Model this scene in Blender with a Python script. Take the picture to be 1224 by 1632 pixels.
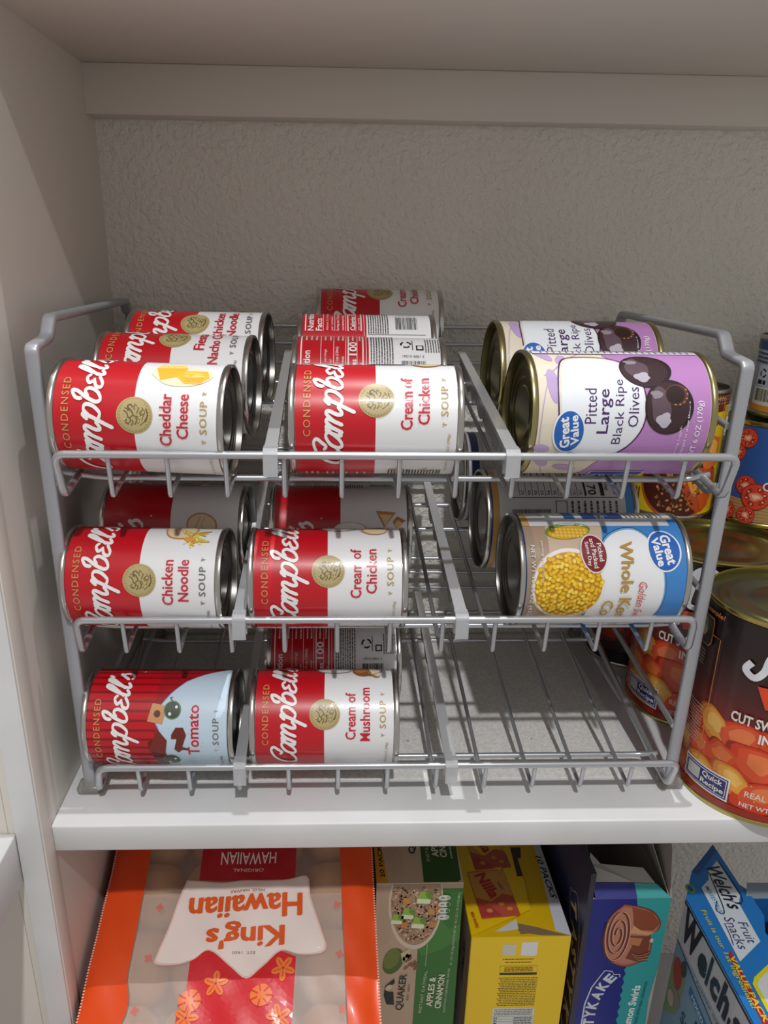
import bpy, bmesh, random
from math import *
from mathutils import Vector, Matrix, geometry

C = bpy.context.scene.collection
for o in list(bpy.data.objects):
    bpy.data.objects.remove(o)
random.seed(7)

# ------------------------------------------------------------------ camera
F, PX, PY = 1269.236, 573.388, 881.196
ROWS = ((0.999416499, -0.0316260292, 0.0129018112),
        (-0.000586633864, 0.361778057, 0.932264068),
        (0.0341514029, 0.931727659, -0.361548406))
CAM = Vector((0.18639742, -0.42729502, 0.35814888))
cd = bpy.data.cameras.new('camera')
cam = bpy.data.objects.new('camera', cd)
C.objects.link(cam)
r_, u_, f_ = [Vector(x) for x in ROWS]
m = Matrix((( r_.x, u_.x, -f_.x, CAM.x), (r_.y, u_.y, -f_.y, CAM.y), (r_.z, u_.z, -f_.z, CAM.z), (0, 0, 0, 1)))
cam.matrix_world = m
cd.sensor_fit = 'VERTICAL'
cd.sensor_height = 24.0
cd.lens = F / 1632 * 24
cd.shift_x = (612 - PX) / 1632
cd.shift_y = (PY - 816) / 1632
cd.clip_start = 0.01
bpy.context.scene.camera = cam

# ------------------------------------------------------------------ light
W = bpy.data.worlds.new('world')
bpy.context.scene.world = W
W.use_nodes = True
W.node_tree.nodes['Background'].inputs[0].default_value = (1.0, 0.96, 0.92, 1)
W.node_tree.nodes['Background'].inputs[1].default_value = 0.39

def area(name, loc, target, size, power, col, spread=180):
    l = bpy.data.lights.new(name, 'AREA')
    l.shape = 'DISK'
    l.size = size
    l.energy = power
    l.color = col
    l.spread = radians(spread)
    o = bpy.data.objects.new(name, l)
    C.objects.link(o)
    o.location = loc
    o.rotation_euler = (Vector(target) - Vector(loc)).to_track_quat('-Z', 'Y').to_euler()
    return o
# the closet's ceiling lamp in front of the shelves, and a second one right above the shelf's front edge
area('ceiling_lamp_front', (0.27, -1.30, 1.95), (0.25, 0.1, 0.1), 0.07, 26, (0.985, 0.99, 1.0))
area('ceiling_lamp_overhead', (0.34, 0.02, 1.95), (0.25, 0.02, 0), 0.015, 14.5, (0.985, 0.99, 1.0))
vs = bpy.context.scene.view_settings
vs.view_transform = 'Standard'
vs.look = 'None'
vs.gamma = 1
vs.use_curve_mapping = False
vs.exposure = 0.0

# ------------------------------------------------------------------ helpers
def srgb(c):
    if isinstance(c, str):
        c = tuple(int(c[i:i + 2], 16) for i in (0, 2, 4))
    return tuple(((x / 255) / 12.92 if x / 255 <= 0.04045 else ((x / 255 + 0.055) / 1.055) ** 2.4) for x in c[:3])

def pset(bsdf, **k):
    for n, v in k.items():
        n = n.replace('_', ' ')
        for s in bsdf.inputs:
            if s.name.lower() == n.lower():
                s.default_value = v
                break

def mat(name, col, rough=0.5, metal=0.0, bump=None, **k):
    m = bpy.data.materials.new(name)
    m.use_nodes = True
    nt = m.node_tree
    b = nt.nodes['Principled BSDF']
    b.inputs['Base Color'].default_value = (*srgb(col), 1)
    b.inputs['Roughness'].default_value = rough
    b.inputs['Metallic'].default_value = metal
    pset(b, **k)
    if bump:
        scale, strength, dist = bump
        tc = nt.nodes.new('ShaderNodeTexCoord')
        n = nt.nodes.new('ShaderNodeTexNoise')
        n.inputs['Scale'].default_value = scale
        n.inputs['Detail'].default_value = 4
        bp = nt.nodes.new('ShaderNodeBump')
        bp.inputs['Strength'].default_value = strength
        bp.inputs['Distance'].default_value = dist
        nt.links.new(tc.outputs['Object'], n.inputs['Vector'])
        nt.links.new(n.outputs['Fac'], bp.inputs['Height'])
        nt.links.new(bp.outputs['Normal'], b.inputs['Normal'])
    return m

def mottled(name, ca, cb, scale, rough=0.6, bump=0.0, bscale=None, dist=0.001, thresh=(0.35, 0.65)):
    m = mat(name, ca, rough)
    nt = m.node_tree
    b = nt.nodes['Principled BSDF']
    tc = nt.nodes.new('ShaderNodeTexCoord')
    n = nt.nodes.new('ShaderNodeTexNoise')
    n.inputs['Scale'].default_value = scale
    n.inputs['Detail'].default_value = 5
    r = nt.nodes.new('ShaderNodeValToRGB')
    r.color_ramp.elements[0].position = thresh[0]
    r.color_ramp.elements[1].position = thresh[1]
    r.color_ramp.elements[0].color = (*srgb(ca), 1)
    r.color_ramp.elements[1].color = (*srgb(cb), 1)
    nt.links.new(tc.outputs['Object'], n.inputs['Vector'])
    nt.links.new(n.outputs['Fac'], r.inputs['Fac'])
    nt.links.new(r.outputs['Color'], b.inputs['Base Color'])
    if bump:
        n2 = nt.nodes.new('ShaderNodeTexNoise')
        n2.inputs['Scale'].default_value = bscale
        n2.inputs['Detail'].default_value = 3
        bp = nt.nodes.new('ShaderNodeBump')
        bp.inputs['Strength'].default_value = bump
        bp.inputs['Distance'].default_value = dist
        nt.links.new(tc.outputs['Object'], n2.inputs['Vector'])
        nt.links.new(n2.outputs['Fac'], bp.inputs['Height'])
        nt.links.new(bp.outputs['Normal'], b.inputs['Normal'])
    return m

def printed(name, rough=0.3, coat=0.0, noise=0.0, nscale=60, bump=0.0, **k):
    """a printed surface whose flat inks come from the mesh's colour attribute"""
    m = bpy.data.materials.new(name)
    m.use_nodes = True
    nt = m.node_tree
    b = nt.nodes['Principled BSDF']
    a = nt.nodes.new('ShaderNodeAttribute')
    a.attribute_name = 'Col'
    src = a.outputs['Color']
    if noise:
        tc = nt.nodes.new('ShaderNodeTexCoord')
        n = nt.nodes.new('ShaderNodeTexNoise')
        n.inputs['Scale'].default_value = nscale
        n.inputs['Detail'].default_value = 4
        mp = nt.nodes.new('ShaderNodeMapRange')
        mp.inputs['From Min'].default_value = 0.3
        mp.inputs['From Max'].default_value = 0.7
        mp.inputs['To Min'].default_value = 1 - noise
        mp.inputs['To Max'].default_value = 1 + noise * 0.4
        mx = nt.nodes.new('ShaderNodeVectorMath')
        mx.operation = 'SCALE'
        nt.links.new(tc.outputs['Object'], n.inputs['Vector'])
        nt.links.new(n.outputs['Fac'], mp.inputs['Value'])
        nt.links.new(a.outputs['Color'], mx.inputs[0])
        nt.links.new(mp.outputs[0], mx.inputs['Scale'])
        src = mx.outputs[0]
    nt.links.new(src, b.inputs['Base Color'])
    b.inputs['Roughness'].default_value = rough
    pset(b, Coat_Weight=coat, Coat_Roughness=0.12)
    pset(b, **k)
    if bump:
        tc = nt.nodes.new('ShaderNodeTexCoord')
        n = nt.nodes.new('ShaderNodeTexNoise')
        n.inputs['Scale'].default_value = 35
        bp = nt.nodes.new('ShaderNodeBump')
        bp.inputs['Strength'].default_value = bump
        bp.inputs['Distance'].default_value = 0.002
        nt.links.new(tc.outputs['Object'], n.inputs['Vector'])
        nt.links.new(n.outputs['Fac'], bp.inputs['Height'])
        nt.links.new(bp.outputs['Normal'], b.inputs['Normal'])
    return m

M = {}
M['wall'] = mat('wall_paint', 'e4e0d8', 0.75, bump=(190, 0.9, 0.0045))
M['panel'] = mat('panel_paint', 'd6d0c7', 0.5, bump=(40, 0.1, 0.001))
M['shelf'] = mottled('shelf_paint', 'd8d8d8', 'd0d0cf', 14, 0.34, 0.08, 60)
M['liner'] = mottled('shelf_liner', 'eeece8', 'd9d6d0', 420, 0.4, 0.3, 500, 0.0004)
M['wire'] = mat('silver_coat', 'c0c2c6', 0.3, 0.72)
M['post'] = mat('silver_post_coat', 'adafb5', 0.36, 0.4)
M['plastic'] = mat('frosted_plastic', 'e4e5e8', 0.32, 0.0, Transmission_Weight=0.55, IOR=1.45)
M['clear'] = mat('clear_plastic', 'd9d4cc', 0.25, 0.0, Transmission_Weight=0.7, IOR=1.45)
M['steel'] = mat('tin_steel', 'c6c4bf', 0.24, 1.0)
M['steel_dark'] = mat('tin_lid', '8f8c86', 0.33, 1.0)
M['brass'] = mat('gold_lacquered_tin', 'b3a878', 0.27, 1.0)
M['brass_dark'] = mat('gold_lacquered_lid', '8d8460', 0.34, 1.0)
M['gold'] = mat('gold_tin', 'c0ae68', 0.25, 1.0)
M['gold_lid'] = mat('gold_tin_lid', '8f8c5e', 0.3, 0.95)
M['paper'] = printed('label_paper', 0.36, 0.14)
M['paper_dark'] = printed('label_photo_print', 0.28, 0.2, 0.2, 55)
M['carton'] = printed('carton_print', 0.38, 0.15)
M['film'] = printed('plastic_film_print', 0.36, 0.15, 0.0, 60, 0.3)
M['film_clear'] = mat('clear_bag_film', 'd0b5a4', 0.3, 0.0, bump=(25, 0.5, 0.002), Alpha=0.32)
M['bread'] = mottled('baked_bread', 'c08a56', 'e0b585', 28, 0.7, 0.3, 90, 0.001)
M['board'] = mottled('grey_board', '8f857a', '7d7469', 90, 0.85)
M['kraft'] = mottled('torn_kraft', '9a8468', '82705a', 120, 0.9)
M['black_in'] = mat('dark_card', '151312', 0.9)

def mesh_from(name, verts, faces, cols=None, smooth=None, mats=None, midx=None):
    me = bpy.data.meshes.new(name)
    me.from_pydata([tuple(v) for v in verts], [], faces)
    if cols is not None:
        ca = me.color_attributes.new(name='Col', type='FLOAT_COLOR', domain='CORNER')
        buf = []
        for p, c in zip(me.polygons, cols):
            buf.extend((*c, 1.0) * p.loop_total)
        ca.data.foreach_set('color', buf)
    if midx:
        for p, i in zip(me.polygons, midx):
            p.material_index = i
    for x in (mats or []):
        me.materials.append(x)
    if smooth is not None:
        me.shade_smooth()
        if smooth < 179:
            bm = bmesh.new()
            bm.from_mesh(me)
            for e in bm.edges:
                if len(e.link_faces) == 2 and e.calc_face_angle(0) > radians(smooth):
                    e.smooth = False
            bm.to_mesh(me)
            bm.free()
    me.update()
    return me

def link(name, me, parent=None, loc=None):
    o = bpy.data.objects.new(name, me)
    C.objects.link(o)
    if parent is not None:
        o.parent = parent
    if loc is not None:
        o.location = loc
    return o

def tag(o, label=None, cat=None, group=None, kind=None):
    if label: o['label'] = label
    if cat: o['category'] = cat
    if group: o['group'] = group
    if kind: o['kind'] = kind
    return o

def thing(name, label, cat, mtx=None, group=None):
    o = bpy.data.objects.new(name, None)
    o.empty_display_size = 0.02
    C.objects.link(o)
    if mtx is not None:
        o.matrix_world = mtx
    return tag(o, label, cat, group)

class MB:
    """collects shapes into one mesh"""
    def __init__(s):
        s.v, s.f, s.c = [], [], []
    def add(s, vs, fs, col=(0.8, 0.8, 0.8)):
        n = len(s.v)
        s.v += [Vector(x) for x in vs]
        s.f += [[i + n for i in f] for f in fs]
        s.c += [col] * len(fs)
        return s
    def box(s, a, b, col=(0.8, 0.8, 0.8)):
        x0, y0, z0 = a
        x1, y1, z1 = b
        vs = [(x0, y0, z0), (x1, y0, z0), (x1, y1, z0), (x0, y1, z0), (x0, y0, z1), (x1, y0, z1), (x1, y1, z1), (x0, y1, z1)]
        return s.add(vs, [(0, 3, 2, 1), (4, 5, 6, 7), (0, 1, 5, 4), (1, 2, 6, 5), (2, 3, 7, 6), (3, 0, 4, 7)], col)
    def prism(s, poly, d, col=(0.8, 0.8, 0.8)):
        """extrude a 3D polygon by vector d"""
        n = len(poly)
        p = [Vector(q) for q in poly]
        d = Vector(d)
        fs = [list(range(n))[::-1], list(range(n, 2 * n))] + [(i, (i + 1) % n, n + (i + 1) % n, n + i) for i in range(n)]
        return s.add(p + [q + d for q in p], fs, col)
    def tube(s, pts, rx, rz=None, n=10, closed=False, up=(1, 0, 0), power=1.0, caps=True):
        """sweep an ellipse (rx along `up`, rz across) along pts"""
        P = [Vector(p) for p in pts]
        rz = rz or rx
        rings = []
        m_ = len(P)
        prev = None
        for i in range(m_):
            if closed:
                t = (P[(i + 1) % m_] - P[i - 1]).normalized()
            else:
                t = (P[min(i + 1, m_ - 1)] - P[max(i - 1, 0)]).normalized()
            a = Vector(up) if prev is None else prev
            a = (a - t * a.dot(t))
            if a.length < 1e-4:
                a = Vector((0, 1, 0)) - t * t.y
            a.normalize()
            prev = a
            b = t.cross(a)
            ring = []
            for k in range(n):
                th = 2 * pi * k / n
                cx, sx = cos(th), sin(th)
                cx = copysign(abs(cx) ** power, cx)
                sx = copysign(abs(sx) ** power, sx)
                ring.append(P[i] + a * rx * cx + b * rz * sx)
            rings.append(ring)
        vs = [q for r in rings for q in r]
        fs = []
        for i in range(m_ if closed else m_ - 1):
            j = (i + 1) % m_
            for k in range(n):
                l = (k + 1) % n
                fs.append((i * n + k, i * n + l, j * n + l, j * n + k))
        if caps and not closed:
            fs.append(list(range(n))[::-1])
            fs.append(list(range((m_ - 1) * n, m_ * n)))
        return s.add(vs, fs)
    def lathe(s, prof, n=72, col=(0.8, 0.8, 0.8)):
        """prof: list of (r, z); r == 0 only at ends"""
        vs, fs = [], []
        idx = []
        for (r, z) in prof:
            if r < 1e-9:
                idx.append([len(vs)])
                vs.append((0, 0, z))
            else:
                idx.append(list(range(len(vs), len(vs) + n)))
                vs += [(r * cos(2 * pi * k / n), r * sin(2 * pi * k / n), z) for k in range(n)]
        for a, b in zip(idx, idx[1:]):
            for k in range(n):
                l = (k + 1) % n
                if len(a) == 1 and len(b) == 1: continue
                if len(a) == 1: fs.append((a[0], b[l], b[k]))
                elif len(b) == 1: fs.append((a[k], a[l], b[0]))
                else: fs.append((a[k], a[l], b[l], b[k]))
        return s.add(vs, fs, col)
    def mesh(s, name, m=None, smooth=None, cols=False):
        return mesh_from(name, s.v, s.f, s.c if cols else None, smooth, [m] if m else None)

def bevelled(me, w, seg=2, angle=40):
    bm = bmesh.new()
    bm.from_mesh(me)
    es = [e for e in bm.edges if len(e.link_faces) == 2 and e.calc_face_angle(0) > radians(angle)]
    bmesh.ops.bevel(bm, geom=es, offset=w, segments=seg, affect='EDGES', profile=0.5)
    bm.to_mesh(me)
    bm.free()
    me.shade_smooth()
    return me

def rounded(pts, r, seg=5):
    """round the inner corners of a 3D polyline"""
    P = [Vector(p) for p in pts]
    out = [P[0]]
    for i in range(1, len(P) - 1):
        a, b, c = P[i - 1], P[i], P[i + 1]
        d1, d2 = (a - b), (c - b)
        k = min(r, d1.length * 0.49, d2.length * 0.49)
        p1, p2 = b + d1.normalized() * k, b + d2.normalized() * k
        for t in range(seg + 1):
            t /= seg
            out.append(p1 * (1 - t) ** 2 + b * 2 * t * (1 - t) + p2 * t * t)
    out.append(P[-1])
    return out

# ------------------------------------------------------------------ printed art (flat inks in millimetres)
_tc = {}
def text_shape(s, bold=0.0, shear=0.0, gap=1.0):
    k = (s, bold, shear, gap)
    if k not in _tc:
        c = bpy.data.curves.new('t', 'FONT')
        c.body = s
        c.resolution_u = 2
        c.offset = bold
        c.shear = shear
        c.space_character = gap
        o = bpy.data.objects.new('t', c)
        me = bpy.data.meshes.new_from_object(o)
        vs = [(v.co.x, v.co.y) for v in me.vertices]
        fs = [list(p.vertices) for p in me.polygons]
        bpy.data.objects.remove(o)
        bpy.data.curves.remove(c)
        bpy.data.meshes.remove(me)
        _tc[k] = (vs, fs)
    return _tc[k]

def catmull(P, k=6):
    if len(P) < 3: return P
    out = []
    Q = [P[0]] + list(P) + [P[-1]]
    for i in range(1, len(Q) - 2):
        p0, p1, p2, p3 = Q[i - 1], Q[i], Q[i + 1], Q[i + 2]
        for j in range(k):
            t = j / k
            out.append(tuple(0.5 * ((2 * p1[a]) + (-p0[a] + p2[a]) * t + (2 * p0[a] - 5 * p1[a] + 4 * p2[a] - p3[a]) * t * t + (-p0[a] + 3 * p1[a] - 3 * p2[a] + p3[a]) * t ** 3) for a in (0, 1)))
    out.append(tuple(P[-1]))
    return out

class Art:
    def __init__(s):
        s.e = []
    def poly(s, pts, col, layer=1):
        pts = [tuple(p) for p in pts]
        tris = geometry.tessellate_polygon([[Vector((p[0], p[1], 0)) for p in pts]])
        s.e.append((pts, [list(t) for t in tris], srgb(col), layer))
        return s
    def rect(s, u0, v0, u1, v1, col, layer=1):
        s.e.append(([(u0, v0), (u1, v0), (u1, v1), (u0, v1)], [[0, 1, 2, 3]], srgb(col), layer))
        return s
    def ell(s, cu, cv, ru, rv, col, layer=1, rot=0, n=36, wob=0, seed=0):
        rnd = random.Random(seed)
        ph = [rnd.uniform(0, 6.28) for _ in range(4)]
        w = [1 + wob * 0.28 * sum(sin((k + 2) * 2 * pi * i / n + ph[k]) / (1 + 0.35 * k) for k in range(4)) for i in range(n)]
        c, q = cos(radians(rot)), sin(radians(rot))
        pts = []
        for i in range(n):
            a = 2 * pi * i / n
            x, y = ru * cos(a) * w[i], rv * sin(a) * w[i]
            pts.append((cu + x * c - y * q, cv + x * q + y * c))
        # concentric rings so that it can be bent round a can
        vs = [(cu, cv)]
        K = 3 if max(ru, rv) > 5 else 1
        for k in range(1, K + 1):
            vs += [(cu + (p[0] - cu) * k / K, cv + (p[1] - cv) * k / K) for p in pts]
        fs = [[0, 1 + i, 1 + (i + 1) % n] for i in range(n)]
        for k in range(1, K):
            a, b = 1 + (k - 1) * n, 1 + k * n
            fs += [[a + i, b + i, b + (i + 1) % n, a + (i + 1) % n] for i in range(n)]
        s.e.append((vs, fs, srgb(col), layer))
        return s
    def stroke(s, pts, w, col, layer=1, smooth=True, closed=False, nib=0.0):
        P = catmull(pts) if smooth else list(pts)
        if closed: P = P + [P[0]]
        vs, fs = [], []
        n = len(P)
        for i in range(n):
            a, b = P[max(i - 1, 0)], P[min(i + 1, n - 1)]
            dx, dy = b[0] - a[0], b[1] - a[1]
            l = hypot(dx, dy) or 1
            dx, dy = dx / l, dy / l
            ww = w * (1 - nib + nib * abs(dy)) / 2
            vs += [(P[i][0] - dy * ww, P[i][1] + dx * ww), (P[i][0] + dy * ww, P[i][1] - dx * ww)]
        for i in range(n - 1):
            fs.append([2 * i, 2 * i + 1, 2 * i + 3, 2 * i + 2])
        s.e.append((vs, fs, srgb(col), layer))
        return s
    def text(s, body, cu, cv, w, h, col, layer=3, rot=0, bold=0.0, shear=0.0, gap=1.0):
        """text fitted in a w x h box about (cu, cv); w or h may be None"""
        vs, fs = text_shape(body, bold, shear, gap)
        if not vs: return s
        x0, x1 = min(v[0] for v in vs), max(v[0] for v in vs)
        y0, y1 = min(v[1] for v in vs), max(v[1] for v in vs)
        sx = w / (x1 - x0) if w else h / (y1 - y0)
        sy = h / (y1 - y0) if h else sx
        c, q = cos(radians(rot)), sin(radians(rot))
        out = []
        for v in vs:
            x, y = (v[0] - (x0 + x1) / 2) * sx, (v[1] - (y0 + y1) / 2) * sy
            out.append((cu + x * c - y * q, cv + x * q + y * c))
        s.e.append((out, [list(f) for f in fs], srgb(col), layer))
        return s
    def greek(s, u0, u1, v, h, col, layer=2, seed=0, along='u'):
        """print too small to read: a broken line"""
        rnd = random.Random(seed)
        x = u0
        while x < u1:
            l = rnd.uniform(0.8, 3.2)
            e = min(x + l, u1)
            if along == 'u': s.rect(x, v - h / 2, e, v + h / 2, col, layer)
            else: s.rect(v - h / 2, x, v + h / 2, e, col, layer)
            x = e + rnd.uniform(0.35, 0.6)
        return s
    def barcode(s, u0, u1, v0, v1, col, layer=2, seed=3, along='v'):
        rnd = random.Random(seed)
        x = v0 if along == 'v' else u0
        end = v1 if along == 'v' else u1
        while x < end:
            w = rnd.choice((0.25, 0.4, 0.6))
            if along == 'v': s.rect(u0, x, u1, min(x + w, end), col, layer)
            else: s.rect(x, v0, min(x + w, end), v1, col, layer)
            x += w + rnd.choice((0.3, 0.45, 0.6))
        return s
    def merge(s, o, du=0, dv=0):
        for vs, fs, c, l in o.e:
            s.e.append(([(a + du, b + dv) for a, b in vs], fs, c, l))
        return s
    def build(s, name, fn, m, step=2.4, wrap=True, both=False):
        """fn(u, v, layer) -> 3D point"""
        V, Fc, Cc = [], [], []
        for vs, fs, col, layer in s.e:
            vs = list(vs)
            if wrap:
                us = [v[0] for v in vs]
                if both or max(us) - min(us) > step * 1.8:
                    nf = []
                    stack = []
                    for f in fs:
                        for i in range(1, len(f) - 1):
                            stack.append((f[0], f[i], f[i + 1]))
                    mid = {}
                    while stack:
                        t = stack.pop()
                        uu = [vs[i][0] for i in t]
                        if both:
                            el = [hypot(vs[t[q]][0] - vs[t[(q + 1) % 3]][0], vs[t[q]][1] - vs[t[(q + 1) % 3]][1]) for q in range(3)]
                            big = max(el) > step
                        else:
                            el = [abs(vs[t[q]][0] - vs[t[(q + 1) % 3]][0]) for q in range(3)]
                            big = max(uu) - min(uu) > step
                        if big:
                            k = el.index(max(el))
                            a, b, c = t[k], t[(k + 1) % 3], t[(k + 2) % 3]
                            key = (min(a, b), max(a, b))
                            if key not in mid:
                                mid[key] = len(vs)
                                vs.append(((vs[a][0] + vs[b][0]) / 2, (vs[a][1] + vs[b][1]) / 2))
                            mm = mid[key]
                            stack.append((a, mm, c))
                            stack.append((mm, b, c))
                        else:
                            nf.append(list(t))
                    fs = nf
            n = len(V)
            V += [fn(a, b, layer) for a, b in vs]
            Fc += [[i + n for i in f] for f in fs]
            Cc += [col] * len(fs)
        return mesh_from(name, V, Fc, Cc, None, [m])

def on_can(r):
    def fn(u, v, l):
        a = u / (r * 1000)
        R = r + 0.00011 * l
        return (R * sin(a), -R * cos(a), v / 1000)
    return fn

def on_plane(P, U, V):
    P, U, V = Vector(P), Vector(U).normalized(), Vector(V).normalized()
    N = U.cross(V)
    return lambda u, v, l: P + U * (u / 1000) + V * (v / 1000) + N * (0.00012 * l)

# ------------------------------------------------------------------ room
Z0 = -0.006      # top of the shelf
D = 0.290        # plaster wall behind
FLOOR = -0.444   # shelf below

def struct(name, me, label=None):
    o = link(name, me)
    o['kind'] = 'structure'
    if label: o['label'] = label
    return o

def boxm(a, b, m, bev=0):
    me = MB().box(a, b).mesh('b', m)
    if bev: bevelled(me, bev, 2)
    return me

struct('wall_back', boxm((-0.02, D, -0.60), (1.25, D + 0.02, 0.52), M['wall']))
struct('wall_left', boxm((-0.022, 0.0065, -0.60), (-0.0015, D, 0.62), M['panel']))
struct('trim_1', boxm((-0.022, -0.0085, -0.60), (0.0, 0.0065, 0.62), M['panel'], 0.0006), 'vertical edge band of the left closet panel')
struct('trim_2', boxm((-0.0018, 0.2643, 0.4478), (1.25, D, 0.4822), M['panel'], 0.0008), 'wide painted batten along the wall under the upper shelf')
struct('ceiling', boxm((-0.02, 0.052, 0.4822), (1.25, D, 0.503), M['panel'], 0.0006), 'underside of the upper shelf')
struct('floor', boxm((-0.0013, 0.0072, -0.0268), (1.25, D, Z0), M['shelf'], 0.0012), 'white painted closet shelf carrying the wire rack')
struct('floor_lower', boxm((-0.0013, 0.0072, FLOOR - 0.02), (1.25, D, FLOOR), M['shelf'], 0.0012), 'lower closet shelf under the boxes')
struct('wall_right', boxm((1.25, 0.0, -0.60), (1.27, D, 0.52), M['panel']))
# neighbouring unit at the left corner
struct('wall_corner', boxm((-0.45, -0.0085, -0.60), (-0.022, 0.0065, 0.62), M['panel']))
struct('trim_3', boxm((-0.0165, -0.0105, -0.60), (-0.0008, -0.0085, 0.62), M['shelf'], 0.0004), 'narrow white upright at the closet corner')
struct('shelf_corner', boxm((-0.45, -0.30, -0.0365), (-0.0168, -0.0086, 0.0022), M['shelf'], 0.001), 'white shelf of the neighbouring unit at the left')
# shelf liner under the rack
l = link('shelf_liner', boxm((0.024, 0.054, Z0), (0.418, 0.284, Z0 + 0.0004), M['liner']))
tag(l, 'thin grey speckled shelf liner lying under the wire rack', 'shelf liner')
# crumbs on the liner
for i, (x, y) in enumerate(((0.344, 0.103), (0.2455, 0.101), (0.262, 0.118))):
    mb = MB()
    bm = bmesh.new()
    bmesh.ops.create_icosphere(bm, subdivisions=1, radius=0.0011)
    for v in bm.verts:
        v.co *= random.uniform(0.6, 1.1)
        v.co.z *= 0.5
    me = bpy.data.meshes.new('crumb')
    bm.to_mesh(me)
    bm.free()
    if i == 0: M['crumb'] = mat('crumb_tan', 'b98d4e', 0.8)
    me.materials.append(M['crumb'])
    o = link('crumb', me, None, (x, y, Z0 + 0.0009))
    tag(o, ('tan crumb on the shelf liner under the empty part of the lowest tier', 'small brown crumb beside the clear divider of the lowest tier', 'tiny crumb behind the crumb by the clear divider')[i], 'crumb', 'crumbs on the shelf liner')

# ------------------------------------------------------------------ rack
rack = thing('can_rack', 'three-tier silver wire can rack with clear plastic dividers on the white shelf', 'can rack', Matrix.Translation((0.223, 0.045, Z0)))
RO = Vector((0.223, 0.045, Z0))
def rl(pts):
    return [Vector(p) - RO for p in pts]
XL, XR = 0.0149, 0.4312
for side, x, top in ((-1, XL, 0.0035), (1, XR, -0.0025)):
    y0 = 0.0465
    path = [(x, y0, Z0 + 0.003), (x, y0 - 0.003, 0.2970 + top), (x, 0.0700, 0.2995 + top), (x, 0.0800, 0.3105 + top), (x, 0.2640, 0.3085 + top),
            (x, 0.2705, 0.3000 + top), (x, 0.281, 0.2990 + top), (x, 0.281, Z0 + 0.003)]
    mb = MB()
    mb.tube(rl(rounded(path, 0.0032, 5)), 0.0041, 0.0026, 20, up=(1, 0, 0), power=0.55)
    fr = link('side_frame', mb.mesh('side_frame', M['post'], 50), rack)
    # clear feet
    for yy in (y0, 0.281):
        me = boxm((x - 0.0085, yy - 0.008, Z0), (x + 0.0085, yy + 0.006, Z0 + 0.007), M['clear'], 0.003)
        for v in me.vertices: v.co -= RO
        link('foot', me, fr)
    for t, (yv, zv) in enumerate(((0.027, 0.2175), (0.033, 0.1105), (0.031, 0.0040))):
        xi = x - side * 0.004
        g = MB().tube(rl([(xi, 0.0455, zv + 0.0375 + 0.0025), (xi, 0.278, zv + 0.0375 + 0.0225)]), 0.0021, n=10)
        link('guard_rail', g.mesh('guard_rail', M['wire'], 50), fr)
        zs_ = zv + 0.14 * (0.048 - yv) - 0.0046
        g = MB().tube(rl(rounded([(xi, 0.0465, zs_ + 0.004), (xi, 0.056, zs_ - 0.004), (xi, 0.21, zs_ + 0.14 * 0.16), (xi, 0.279, zs_ + 0.14 * 0.22)], 0.006)), 0.0020, n=10)
        link('support_rail', g.mesh('support_rail', M['wire'], 50), fr)
for (yv, zv) in ((0.027, 0.2175), (0.033, 0.1105), (0.031, 0.0040)):
    for dz in (0.075, 0.0605, 0.0445):
        g = MB().tube(rl([(XL + 0.003, 0.2785, zv + dz), (XR - 0.003, 0.2785, zv + dz)]), 0.0017, n=8)
        link('rear_bar', g.mesh('rear_bar', M['wire'], 50), rack)

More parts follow.
